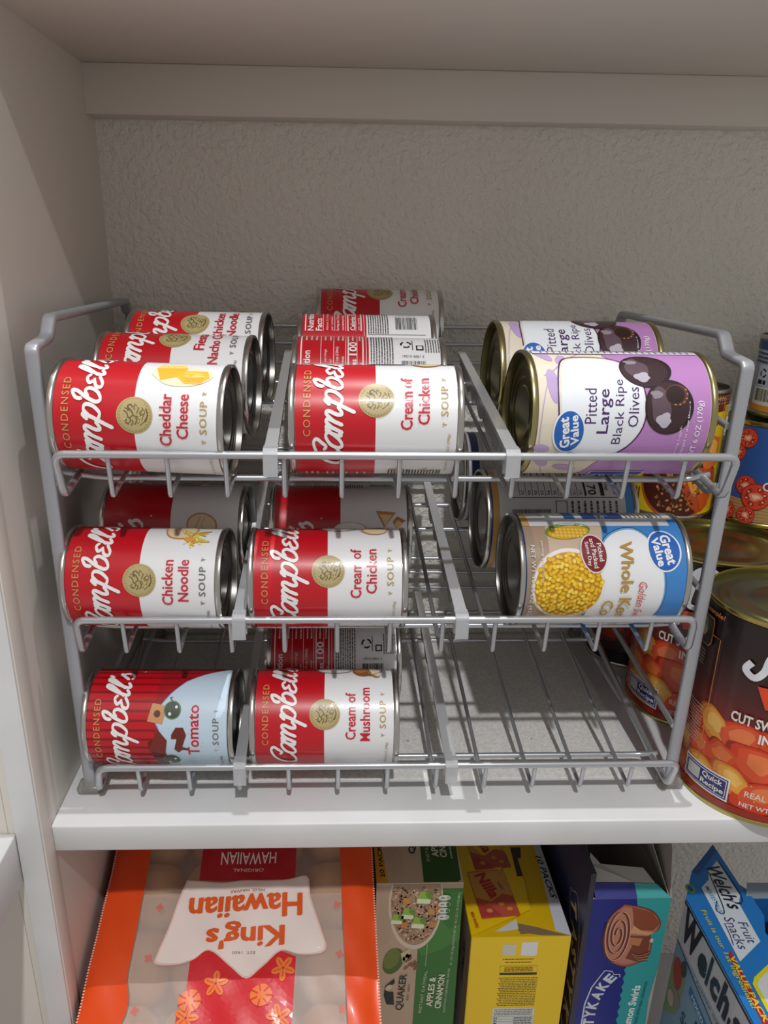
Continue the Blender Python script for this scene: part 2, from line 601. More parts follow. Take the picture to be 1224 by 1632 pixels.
tier_x = ((0.0283, 0.4228, 0.0273, 0.4247), (0.0248, 0.4217, 0.0253, 0.4195), (0.0252, 0.4234, 0.0288, 0.4252))
for t, (yv, zv, dl) in enumerate(((0.027, 0.2175, 0.0266), (0.033, 0.1105, 0.0255), (0.031, 0.0040, 0.0225))):
    x0, x1, lx0, lx1 = tier_x[t]
    yl, zl = yv - 0.005, zv + dl
    yb = 0.252
    zp = lambda y: zv + 0.14 * (y - yv)
    path = [(x0, yb, zp(yb)), (x0, yv + 0.001, zv), (lx0, yl, zl), (lx1, yl, zl), (x1, yv + 0.001, zv), (x1, yb, zp(yb))]
    mb = MB()
    mb.tube(rl(rounded(path, 0.0065, 6)), 0.0024, n=12, up=(0, 0, 1))
    tray = link('tray', mb.mesh('tray', M['wire'], 50), rack)
    tray['label'] = ('top tier of the wire rack', 'middle tier of the wire rack', 'lowest tier of the wire rack')[t]
    e = 0.852
    wmesh = None
    for k in range(11):
        x = x0 + (x1 - x0) * (e + k) / (10 + 2 * e)
        w = MB().tube([Vector(p) - Vector((x, 0, 0)) - Vector((0, RO.y, RO.z)) for p in rounded([(x, yb, zp(yb) + 0.0005), (x, yv, zv + 0.0002), (x, yl + 0.0015, zl - 0.001)], 0.0022, 4)], 0.00155, n=8)
        if wmesh is None: wmesh = w.mesh('wire', M['wire'], 60)
        link('wire', wmesh, tray, (x - RO.x, 0, 0))
    for i, yy in enumerate((yv + 0.035, 0.211, yb - 0.001)):
        zz = zp(yy) - 0.0032
        if i < 2:
            pth = rounded([(XL + 0.0045, yy - 0.006, zz + 0.0050), (x0 + 0.0115, yy - 0.0005, zz + 0.0005), (x0 + 0.018, yy, zz), (x1 - 0.018, yy, zz), (x1 - 0.0075, yy - 0.0005, zz + 0.0005), (XR - 0.0045, yy - 0.006, zz + 0.0050)], 0.004)
        else:
            pth = [(x0, yy, zz + 0.0032), (x1, yy, zz + 0.0032)]
        w = MB().tube(rl(pth), 0.0020, n=10)
        link('cross_bar', w.mesh('cross_bar', M['wire'], 60), tray)
    # clear dividers: a clip over the front bar, a flange and a scalloped web
    for xd, xb in (((0.1507, 0.1500), (0.2909, 0.2935)), ((0.1276, 0.1276), (0.2685, 0.2685)), ((0.1238, 0.1245), (0.2675, 0.2655)))[t]:
        mb = MB()
        yc = yl
        def P(y, dz, dx=0):
            f = (y - yc) / (yb - yc)
            return Vector((xd + (xb - xd) * f + dx, y, zl + 0.125 * (y - yc) + dz)) - RO
        # clip block
        w = 0.0042
        pr = [(yc + 0.006, 0.0038), (yc - 0.0010, 0.0045), (yc - 0.0046, 0.0020), (yc - 0.0050, -0.0110), (yc - 0.0030, -0.0118), (yc - 0.0028, -0.0012), (yc, 0.0026), (yc + 0.003, -0.0005), (yc + 0.0032, -0.012), (yc + 0.006, -0.012)]
        mb.prism([P(y, dz, -w) for y, dz in pr], (2 * w, 0, 0))
        # flange
        a0, a1 = yc + 0.004, yb - 0.004
        q = [P(a0, 0.0036, -0.0038), P(a0, 0.0036, 0.0038), P(a1, 0.0036, 0.0030), P(a1, 0.0036, -0.0030)]
        mb.prism(q, (0, 0, -0.0026))
        # web with scallops
        n = 56
        lo, hi = [], []
        for i in range(n + 1):
            y = a0 + (a1 - a0) * i / n
            s_ = abs(sin((y - a0) / (a1 - a0) * pi * 7)) ** 0.4
            lo.append(P(y, -0.005 - 0.0100 * s_, -0.0009))
            hi.append(P(y, 0.0012, -0.0009))
        for i in range(n):
            mb.prism([lo[i], lo[i + 1], hi[i + 1], hi[i]], (0.0018, 0, 0))
        me = mb.mesh('divider', M['plastic'])
        link('divider', me, rack)

# ------------------------------------------------------------------ cans
_cache = {}
def can_meshes(r, L, body, lid, stripes, key):
    """tin body with two seamed rims, and recessed ends with pressed rings"""
    k = ('can', key)
    if k in _cache: return _cache[k]
    rb = r - 0.0011
    h = L / 2
    prof = [(r - 0.0020, h - 0.0045), (r - 0.0019, h - 0.0004), (r - 0.0012, h), (r - 0.0003, h - 0.0003), (r, h - 0.0010), (r, h - 0.0028), (r - 0.0004, h - 0.0034),
            (rb, h - 0.0040), (rb, -h + 0.0040), (r - 0.0004, -h + 0.0034), (r, -h + 0.0028), (r, -h + 0.0010), (r - 0.0003, -h + 0.0003), (r - 0.0012, -h), (r - 0.0019, -h + 0.0004), (r - 0.0020, -h + 0.0045)]
    b = MB().lathe(prof[::-1], 72).mesh('can_body', body, 40)
    def end():
        q = [(0, h - 0.0040), (r * 0.42, h - 0.0040), (r * 0.45, h - 0.0047), (r * 0.56, h - 0.0047), (r * 0.59, h - 0.0040), (r * 0.66, h - 0.0040), (r * 0.69, h - 0.0034), (r * 0.74, h - 0.0034),
             (r * 0.77, h - 0.0044), (r * 0.84, h - 0.0044), (r * 0.86, h - 0.0054), (r * 0.90, h - 0.0054), (r - 0.0021, h - 0.0046), (r - 0.0019, h - 0.0010)]
        return q
    le = MB().lathe(end()[::-1], 72).mesh('lid', lid, 28)
    _cache[k] = (b, le)
    return _cache[k]

def label_mesh(r, v0, v1, bands, m, key, grad=None):
    """wrapped paper label; bands: [(v_from, v_to, colour)] in mm from the bottom of the can, grad: fn(v) -> colour"""
    k = ('lab', key)
    if k in _cache: return _cache[k]
    n = 96
    V, Fc, Cc = [], [], []
    zs = sorted({v0, v1, *[b[0] for b in bands], *[b[1] for b in bands]}) if not grad else [v0 + (v1 - v0) * i / 40 for i in range(41)]
    for z in zs:
        V += [(r * cos(2 * pi * i / n), r * sin(2 * pi * i / n), z / 1000) for i in range(n)]
    for j in range(len(zs) - 1):
        mid = (zs[j] + zs[j + 1]) / 2
        if grad: c = grad(mid)
        else: c = srgb([b[2] for b in bands if b[0] <= mid <= b[1]][0])
        for i in range(n):
            Fc.append((j * n + i, j * n + (i + 1) % n, (j + 1) * n + (i + 1) % n, (j + 1) * n + i))
            Cc.append(c)
    _cache[k] = mesh_from('label', V, Fc, Cc, 180, [m])
    return _cache[k]

def place_can(name, label, cat, r, L, center, up, phi, yaw, tilt, group, meshes, lab, art, bottom_at=None):
    """up: -1 lying with its top to the left, +1 lying with its top to the right, 0 standing"""
    if up:
        k = Vector((up, 0, 0))
        n = Vector((0, -cos(radians(phi)), sin(radians(phi))))
        R = Matrix.Rotation(radians(yaw), 3, 'Z') @ Matrix.Rotation(-radians(tilt), 3, 'Y')
        k, n = R @ k, R @ n
    else:
        k = Vector((0, 0, 1))
        n = Vector((sin(radians(phi)), -cos(radians(phi)), 0))
    x = k.cross(n)
    mt = Matrix(((x.x, -n.x, k.x, center[0]), (x.y, -n.y, k.y, center[1]), (x.z, -n.z, k.z, center[2]), (0, 0, 0, 1)))
    t = thing(name, label, cat, mt, group)
    b, l = meshes
    link('can_body', b, t)
    o = link('lid', l, t)
    o2 = link('can_bottom', l, t)
    o2.rotation_euler = (pi, 0, 0)
    lb = link('label', lab, t, (0, 0, -L / 2))
    if art is not None:
        link('printing', art, lb)
    return t

GOLD, RED, WHT = 'b79a55', 'c3101f', 'eeeeee'
LETTERS = {  # pen strokes of a brush script, x-height 1
    'C': (1.35, [[(1.30, 1.30), (1.42, 1.75), (1.10, 1.98), (0.60, 1.75), (0.22, 1.20), (0.10, 0.55), (0.35, 0.05), (0.85, 0.02), (1.25, 0.35)], [(0.95, 1.15), (1.18, 1.02), (1.32, 1.35)]]),
    'a': (1.02, [[(0.86, 0.90), (0.55, 1.02), (0.18, 0.72), (0.10, 0.25), (0.32, 0.0), (0.62, 0.18), (0.84, 0.60)], [(0.92, 1.00), (0.82, 0.45), (0.90, 0.05), (1.10, 0.20)]]),
    'm': (1.62, [[(0.02, 0.75), (0.20, 1.0), (0.26, 0.70), (0.16, 0.0)], [(0.20, 0.50), (0.46, 0.98), (0.66, 0.85), (0.62, 0.40), (0.58, 0.0)], [(0.62, 0.50), (0.90, 0.98), (1.10, 0.85), (1.06, 0.30), (1.20, 0.0), (1.48, 0.25)]]),
    'p': (1.05, [[(0.02, 0.80), (0.20, 1.10), (0.24, 0.70), (0.12, -0.20), (0.06, -0.85)], [(0.18, 0.55), (0.45, 1.0), (0.78, 0.90), (0.84, 0.45), (0.60, 0.02), (0.28, 0.08)]]),
    'b': (1.00, [[(0.05, 1.25), (0.00, 1.70), (0.30, 1.98), (0.40, 1.55), (0.22, 0.80), (0.18, 0.25), (0.42, 0.0), (0.76, 0.22), (0.84, 0.70), (0.60, 0.98), (0.34, 0.80)]]),
    'e': (0.92, [[(0.80, 0.86), (0.52, 1.02), (0.24, 0.82), (0.46, 0.56), (0.20, 0.40), (0.16, 0.12), (0.45, 0.0), (0.84, 0.25)], [(0.40, 0.56), (0.58, 0.55)]]),
    'l': (0.62, [[(0.10, 0.40), (0.46, 1.30), (0.52, 1.85), (0.34, 1.95), (0.24, 1.40), (0.18, 0.40), (0.30, 0.02), (0.56, 0.22)]]),
    "'": (0.30, [[(0.22, 1.95), (0.16, 1.62)]]),
    's': (0.85, [[(0.05, 0.35), (0.42, 1.02), (0.46, 0.80), (0.66, 0.42), (0.50, 0.02), (0.16, 0.08)]]),
}
def script(art, word, cu, cv, w, h, col, layer=3, pen=0.26, shadow=None):
    x, strokes = 0, []
    for ch in word:
        adv, st = LETTERS[ch]
        for s in st:
            strokes.append([(x + a + 0.28 * b, 1 + (b - 1) * 0.80 if b > 1 else (b * 0.9 if b < 0 else b)) for a, b in catmull(s, 7)])
        x += adv * 0.90
    xs = [p[0] for s in strokes for p in s]
    ys = [p[1] for s in strokes for p in s]
    sx, sy = w / (max(xs) - min(xs)), h / (max(ys) - min(ys))
    mx, my = (max(xs) + min(xs)) / 2, (max(ys) + min(ys)) / 2
    pw = pen * sy
    for s in strokes:
        pts = [(cu + (a - mx) * sx, cv + (b - my) * sy) for a, b in s]
        if shadow:
            art.stroke([(a + 0.4, b - 0.5) for a, b in pts], pw * 1.1, shadow, layer - 1, smooth=False, nib=0.35)
        art.stroke(pts, pw, col, layer, smooth=False, nib=0.35)
        for q in (pts[0], pts[-1]):
            art.ell(q[0], q[1], pw * 0.36, pw * 0.36, col, layer, n=10)
    return art

def leaf(a, u, v, col, k=1):
    a.stroke([(u, v - 1.4), (u + 0.2 * k, v + 1.4)], 0.35, col, 2)
    a.stroke([(u, v), (u - 1.3, v + 1.2)], 0.35, col, 2)
    a.stroke([(u, v), (u + 1.3, v + 1.0)], 0.35, col, 2)
    a.stroke([(u, v - 0.8), (u - 1.0, v - 0.1)], 0.3, col, 2)

def medallion(a, u, v, r=10.4):
    a.ell(u, v, r, r, 'c2b07c', 2, n=48)
    a.ell(u, v, r * 0.94, r * 0.94, 'a8914e', 3, n=48)
    a.ell(u, v, r * 0.90, r * 0.90, 'b9a876', 4, n=48)
    rnd = random.Random(5)
    # an embossed standing figure with scrolls, as fine dark strokes
    K = r / 9.6
    for p in ([(-2.8, 5.0), (-1.4, 2.2), (-0.2, 0.6), (-0.8, -2.2), (0.8, -4.4)], [(-2.8, 5.0), (-3.8, 3.0), (-2.4, 1.6), (-1.0, 2.4)], [(0.0, 0.4), (2.0, 1.4), (3.8, 3.2), (4.8, 1.8), (3.6, 0.8)],
              [(-0.6, -0.8), (-2.6, -1.2), (-4.4, -0.2)], [(-2.6, -3.6), (-0.6, -4.2), (1.6, -5.0), (3.6, -3.4)], [(1.0, -1.2), (3.0, -2.0), (4.6, -0.8)], [(-1.4, 2.8), (0.8, 3.4), (2.0, 5.0)], [(-4.6, -2.6), (-3.2, -4.4), (-1.2, -5.6)],
              [(2.4, -0.4), (3.4, 0.2), (5.2, -0.4)], [(-4.8, 1.4), (-3.4, 0.6), (-2.2, 0.8)], [(0.4, -2.4), (1.8, -3.0), (2.4, -4.2)], [(-1.6, -2.4), (-2.8, -2.6), (-3.8, -1.6)], [(1.2, 2.2), (2.6, 2.8), (3.2, 4.6)], [(-3.0, -5.2), (0.2, -6.2), (3.2, -5.4)]):
        a.stroke([(u + x * K * 1.12, v + y * K * 1.12) for x, y in p], rnd.uniform(0.35, 0.75) * K, rnd.choice(('6b5a34', '7d6a3c')), 5)
    for i in range(26):
        x, y = rnd.uniform(-5, 5), rnd.uniform(-5.5, 5.5)
        a.ell(u + x * K, v + y * K, rnd.uniform(0.2, 0.7) * K, rnd.uniform(0.2, 0.4) * K, rnd.choice(('7a683c', 'd8c990', '8d794a')), 5, rot=rnd.uniform(0, 180), n=7)
    for i in range(30):
        th = 2 * pi * (i + 0.5) / 30
        if 0.1 < (i / 30) % 1 < 0.9:
            a.rect(u + r * 0.83 * cos(th) - 0.25, v + r * 0.83 * sin(th) - 0.25, u + r * 0.83 * cos(th) + 0.25, v + r * 0.83 * sin(th) + 0.25, '8a7440', 5)

def soup_back(a, kind):
    """nutrition side of the label"""
    c = 80
    a.rect(c - 4, 52.5, c + 55, 52.9, 'e8e0e0', 2)
    a.text('Nutrition', c + 12, 91.5, 24, 4.6, WHT, 3, bold=0.02)
    a.text('Facts', c + 7, 85.5, 14, 4.6, WHT, 3, bold=0.02)
    a.text('About 2.5 servings', c + 13, 79.3, 25, 2.2, 'f0dede', 3)
    a.text('per container', c + 9, 75.8, 17, 2.2, 'f0dede', 3)
    a.text('Serving size 1/2 cup (120mL)', c + 14, 71.6, 28, 2.4, WHT, 3, bold=0.01)
    a.text('condensed soup', c + 10, 68.0, 19, 2.2, WHT, 3, bold=0.01)
    a.text('Calories', c + 9, 61.0, 17, 3.6, WHT, 3, bold=0.02)
    a.text('100', c + 27, 61.4, 13, 5.2, WHT, 3, bold=0.02)
    a.text('per serving', c + 8, 56.4, 14, 2.0, 'f0dede', 3)
    for v in (82.2, 73.8, 66.0, 58.6):
        a.rect(c, v, c + 50, v + 0.35, 'f0dede', 2)
    for v in (94.8, 64.0, 54.4):
        a.rect(c, v, c + 50, v + 0.9, 'f0dede', 2)
    for i, v in enumerate((92, 88.6, 85.2, 79.5, 76, 71, 68, 61.5, 57)):
        a.greek(c + 36, c + 52, v, 1.1, 'e9cfcf', 2, i)
        a.greek(c + 56, c + 74, v, 1.1, 'e9cfcf', 2, i + 40)
    a.rect(c + 54, 54, c + 54.4, 95.5, 'f0dede', 2)
    for i in range(9):
        a.greek(c - 2, c + 52, 49.4 - i * 1.75, 0.85, '55504e', 2, 60 + i)
    a.rect(c - 3, 8, c - 2.6, 50, '8a8583', 2)
    a.barcode(c + 2, c + 17, 14, 30, '2a2828', 2)
    a.text('51000 01261', c + 21, 22, 2.0, 14, '3a3838', 3) if False else a.text('5 1000 01261', c + 20.5, 22, 14, 1.8, '3a3838', 3, rot=90)
    # recycling marks and small print
    a.rect(c + 26, 22, c + 38, 22.5, '2a2828', 2)
    for k in range(3):
        th = 2 * pi * k / 3 + 0.5
        a.stroke([(c + 32 + 3.2 * cos(th + t), 26.6 + 3.2 * sin(th + t)) for t in (0, 0.5, 1.0, 1.4)], 1.2, '1d1c1c', 2)
    a.rect(c + 26, 15, c + 31, 20, '2a2828', 2).rect(c + 27, 16, c + 30, 19, 'e8e8e8', 3)
    for i in range(6):
        a.greek(c + 24, c + 40, 13.5 - i * 1.7, 0.8, '6a6664', 2, 90 + i)
    # cooking directions
    a.rect(c + 56, 10, c + 57, 46, '8f0f18', 2)
    a.text('DIRECTIONS', c + 64, 45, 14, 1.9, '8f0f18', 3)
    for i in range(18):
        a.greek(c + 57, c + 78, 42.5 - i * 1.8, 0.95, '3b3836', 2, 120 + i)

def soup_art(kind):
    k = ('soup', kind)
    if k in _cache: return _cache[k]
    a = Art()
    a.text('CONDENSED', 0, 90.6, 43, 4.2, 'c9a25f', 3, gap=1.25)
    script(a, "Campbell's", 2.0, 75.0, 84, 23.5, 'f2f0ee', 4, 0.25, None)
    a.text('R', 47.5, 64.5, 1.4, 1.4, WHT, 3)
    if kind != 'tomato':
        medallion(a, 0, 50.6)
    lines = {'cheddar': ('Cheddar', 'Cheese'), 'fiesta': ('Fiesta', 'Nacho Cheese'), 'noodle': ('Chicken', 'Noodle'), 'cream': ('Cream of', 'Chicken'), 'mushroom': ('Cream of', 'Mushroom'), 'tomato': ('', 'Tomato')}[kind]
    TR = 'c81a2c'
    wid = {'Cheddar': 30, 'Cheese': 25.5, 'Fiesta': 22, 'Nacho Cheese': 46, 'Chicken': 29, 'Noodle': 26.5, 'Cream of': 32, 'Mushroom': 37, 'Tomato': 35}
    if kind == 'tomato':
        a.text('Tomato', 0, 26.5, 36, 7.8, TR, 4, bold=0.015)
    else:
        du = -2.5 if kind in ('cheddar', 'noodle') else 0
        if kind in ('cheddar',): a.text(lines[0], -2, 33.2, wid[lines[0]], 7.0, TR, 4, bold=0.014)
        else: a.text(lines[0], -1.2, 33.2, wid[lines[0]], 7.0, TR, 4, bold=0.014)
        a.text(lines[1], 0.3, 23.4, wid[lines[1]], 6.8 if lines[1] != 'Cheddar' else 7.0, TR, 4, bold=0.014)
    gc = '6e6a66' if kind in ('noodle', 'tomato', 'fiesta') else 'b59a58'
    a.text('SOUP', 0, 11.5, 18.5, 4.3, gc, 4, gap=1.15, bold=0.012)
    leaf(a, -14, 11.5, gc)
    leaf(a, 14, 11.5, gc, -1)
    a.text('NET WT 10 1/2 OZ (298g)', -34, 8.6, 29, 2.1, gc, 3)
    if kind in ('cream', 'mushroom'):
        for v in (38, 20):
            a.stroke([(-47, v - 4), (-50, v), (-47, v + 4)], 0.6, 'a98f52', 2)
            a.stroke([(-45, v), (-49, v + 1), (-46, v + 2)], 0.5, 'a98f52', 2)
            a.greek(-53, -48, v - 7, 0.9, 'a98f52', 2, int(v))
    # serving pictures on the shoulder of the label
    if kind == 'cheddar':
        for p, c in (([(22, 38), (33, 42), (34, 24), (26, 26)], 'e9b93a'), ([(33, 42), (38, 40), (38, 26), (34, 24)], 'f6d978'), ([(20, 24), (26, 30), (31, 28), (31, 12), (25, 10), (20, 15)], 'eebf3f'), ([(24, 25), (29, 26), (30, 15), (26, 13)], 'f8de86'), ([(20, 24), (24, 25), (26, 13), (20, 15)], 'd99f2b')):
            a.poly(p, c, 3)
        a.ell(27, 26, 9, 17, 'f3e6c4', 2, wob=0.15)
    if kind == 'fiesta':
        a.ell(33, 27, 8, 14, 'd98f35', 2, wob=0.2)
        a.ell(35, 24, 5, 7, 'b5402a', 3, wob=0.2)
    if kind == 'noodle':
        a.ell(40, 29, 10.5, 11, 'c58f58', 2, wob=0.1, seed=1).ell(40, 29, 9.4, 9.8, 'e9d3ac', 3, wob=0.1, seed=1)
        a.stroke([(33, 30), (40, 33), (47, 30)], 0.7, 'c9a878', 4).stroke([(34, 26), (41, 29), (47, 27)], 0.6, 'cdb080', 4)
        rnd = random.Random(4)
        for i in range(13):
            u, v = 26 + rnd.random() * 12, 14 + rnd.random() * 13
            th = rnd.random() * 3
            a.stroke([(u - 5 * cos(th), v - 5 * sin(th)), (u, v + 1.5), (u + 5 * cos(th), v + 4 * sin(th))], 1.3, rnd.choice(('e5cf4f', 'f1e48b', 'd9b53c', 'e9dc9c')), 4 + i % 3)
        a.ell(29, 22, 2.6, 3.4, 'e8a24a', 7, wob=0.3)
    if kind in ('cream', 'mushroom'):
        a.ell(39.5, 44, 5.4, 12.0, '9b938b', 2).ell(39.8, 44, 4.8, 11.2, 'e6e2de', 3).ell(40.6, 43.5, 3.3, 9.4, 'f6f3ef', 4)
        a.stroke([(39, 33), (39.6, 25), (41, 18)], 1.2, 'd8d4ce', 2)
    if kind == 'cream':
        a.ell(34.5, 21, 6, 8.5, 'c99a58', 4, wob=0.18, seed=2).ell(34.2, 20.5, 5, 7.2, 'ead2a6', 5, wob=0.2, seed=2)
        a.poly([(41, 20), (53, 26), (52, 12)], 'c98c46', 4).poly([(42, 19.5), (50.5, 23.5), (50, 14.5)], 'e8c893', 5)
        a.poly([(41, 12), (46, 5), (49, 11), (45, 14)], 'b8722f', 5).poly([(40, 11), (44, 7), (46.5, 11), (43, 13)], 'e5bb7c', 6)
    if kind == 'mushroom':
        a.ell(38, 24, 8, 7.5, '9b5a2b', 4, wob=0.06, seed=2).ell(39, 26, 5, 4.2, 'c08046', 5)
        a.ell(36.5, 17, 8.6, 4.2, 'b47a48', 5, rot=20).ell(36.5, 16, 7.4, 2.9, 'ead9bd', 6, rot=20)
        a.poly([(32, 18), (40, 20), (38, 13), (31, 12)], 'f0e4cf', 7)
        a.stroke([(30, 20), (36, 12), (42, 10)], 0.7, '8a5a34', 7)
    if kind == 'tomato':
        # curtain folds, a blue white snow face with olive eyes and a pepper mouth
        for i in range(-8, 12):
            a.rect(i * 6.5, 51.6, i * 6.5 + 1.5, 97.3, '8a0d16', 1)
        edge = [(-58, 52), (-40, 51), (-28, 50.5), (-18, 49.5), (-8, 50), (2, 49), (8, 52), (16, 49), (26, 42), (36, 33), (44, 22), (50, 12), (56, 4.2), (-58, 4.2)]
        a.rect(-60, 4.2, 60, 52, 'a81420', 0.4)
        for i in range(1, 9):
            a.rect(i * 6.5, 4.2, i * 6.5 + 1.5, 52, '8a0d16', 0.7)
        a.poly([(x, y + (0.9 if 4.3 < y else 0)) for x, y in edge], '8fb3e6', 1)
        a.poly(edge, 'c3d7e6', 2)
        a.poly([(7, 57), (19, 54), (17, 44), (5, 47)][::-1], 'cf9668', 4).ell(12, 50.5, 2.4, 2.2, '6b3a22', 5)
        a.poly([(-30, 52), (-8, 57), (-4, 50), (-14, 46), (-26, 44), (-40, 47)][::-1], '5c1a12', 4)
        a.poly([(-14, 57), (2, 50), (-6, 44), (-18, 46)][::-1], '7d2416', 5)
        for u, v in ((14.5, 40.5), (-24.5, 42.5)):
            a.ell(u, v, 6.2, 5.8, '5f8a4e', 4).ell(u, v, 5.4, 5.1, '454e46', 5).ell(u + 2.0, v - 2.6, 1.0, 0.9, WHT, 6).ell(u - 2.6, v + 1.6, 1.1, 1.0, WHT, 6)
        a.stroke([(20, 40.5), (22.5, 42.5), (23, 41)], 0.7, '3d5c33', 5)
        a.poly([(3, 38), (3, 33), (-2, 31), (-11, 34), (-12.5, 29.5), (-14, 30), (-13.5, 34), (-16, 37), (-13, 39.5), (-5, 37.5), (-5, 41), (-2, 41)][::-1], '6e2417', 4)
        rnd = random.Random(9)
        for i in range(40):
            a.ell(rnd.uniform(-40, 30), rnd.uniform(6, 44), 0.4, 0.4, 'a3b9cd', 3, n=6)
    soup_back(a, kind)
    _cache[k] = a.build('printing', on_can(0.0335 - 0.00075), M['paper'], 2.6)
    return _cache[k]

SR, SL = 0.0335, 0.1015
soup_m = can_meshes(SR, SL, M['steel'], M['steel_dark'], None, 'soup')
def soup(kind, label, center, phi, yaw=0, tilt=0):
    lab = label_mesh(SR - 0.00085, 4.1, 97.4, [(4.1, 51.0, 'e9e9ea'), (51.0, 97.4, RED)], M['paper'], 'soup')
    return place_can('soup_can', label, 'can', SR, SL, center, -1, phi, yaw, tilt, 'red and white soup cans in the wire rack', soup_m, lab, soup_art(kind))

soup('cheddar', 'cheddar cheese soup can with yellow cheese picture at the front of the top tier', (0.0762, 0.0563, 0.2584), 14, -4.0, -1.2)
soup('fiesta', 'nacho cheese soup can lying right behind the cheddar cheese one', (0.0832, 0.1255, 0.2676), 72, -3.5, -0.5)
soup('noodle', 'chicken noodle soup can at the back of the top tier, behind nacho cheese', (0.0881, 0.1930, 0.2770), 54, -4, 0)
soup('cream', 'cream of chicken soup can at the front of the top tier, beside cheddar cheese', (0.2123, 0.0566, 0.2579), 32, -1.7, 0.2)
soup('cream', 'soup can showing half its nutrition panel right behind the top cream of chicken can', (0.2104, 0.1250, 0.2668), -130, -0.7, -0.3)
soup('cream', 'soup can with Nutrition Facts and a barcode, third back in the middle top row', (0.2112, 0.1920, 0.2760), -95, 0, 0)
soup('cream', 'shaded cream of chicken can standing out highest at the back of the top tier', (0.2242, 0.2560, 0.2910), 70, -0.7, -0.3)
soup('noodle', 'chicken noodle soup can with noodle picture at the front of the middle tier', (0.0680, 0.0620, 0.1512), 19, -3.0, 0)
soup('noodle', 'shaded chicken noodle can behind the front chicken noodle can of the middle tier', (0.0752, 0.1300, 0.1615), -49, -2.9, -0.3)
soup('cream', 'cream of chicken soup can at the front of the middle tier', (0.1836, 0.0635, 0.1500), 30, 0, 0)
soup('cream', 'shaded cream of chicken can with barcode on top, behind the middle tier front one', (0.1926, 0.1320, 0.1600), -50, -0.8, 0)
soup('tomato', 'tomato soup can with a red curtain and pale blue snow face on the lowest tier', (0.0700, 0.0600, 0.0455), 14, -1.5, 0)
soup('mushroom', 'cream of mushroom soup can at the front of the lowest tier', (0.1813, 0.0605, 0.0445), 34, -0.5, 0)
soup('mushroom', 'shaded cream of mushroom can with directions panel, behind the front one on the lowest tier', (0.1878, 0.1290, 0.0545), -150, 0, 0)

# ---- store-brand cans
def oval_logo(a, u, v, ru, rv, rot=0):
    a.ell(u, v, ru, rv, 'f2f2f2', 6, rot=rot, n=44).ell(u, v, ru * 0.93, rv * 0.90, '1f63b8', 7, rot=rot, n=44)
    c, q = cos(radians(rot + 6)), sin(radians(rot + 6))
    a.text('Great', u - 2.3 * -q * 1.0 - 1.0, v + rv * 0.26, ru * 1.42, rv * 0.62, 'f4f4f4', 8, rot=rot + 6, bold=0.03)
    a.text('Value', u + 1.0, v - rv * 0.34, ru * 1.36, rv * 0.50, 'f4f4f4', 8, rot=rot + 6, bold=0.03)

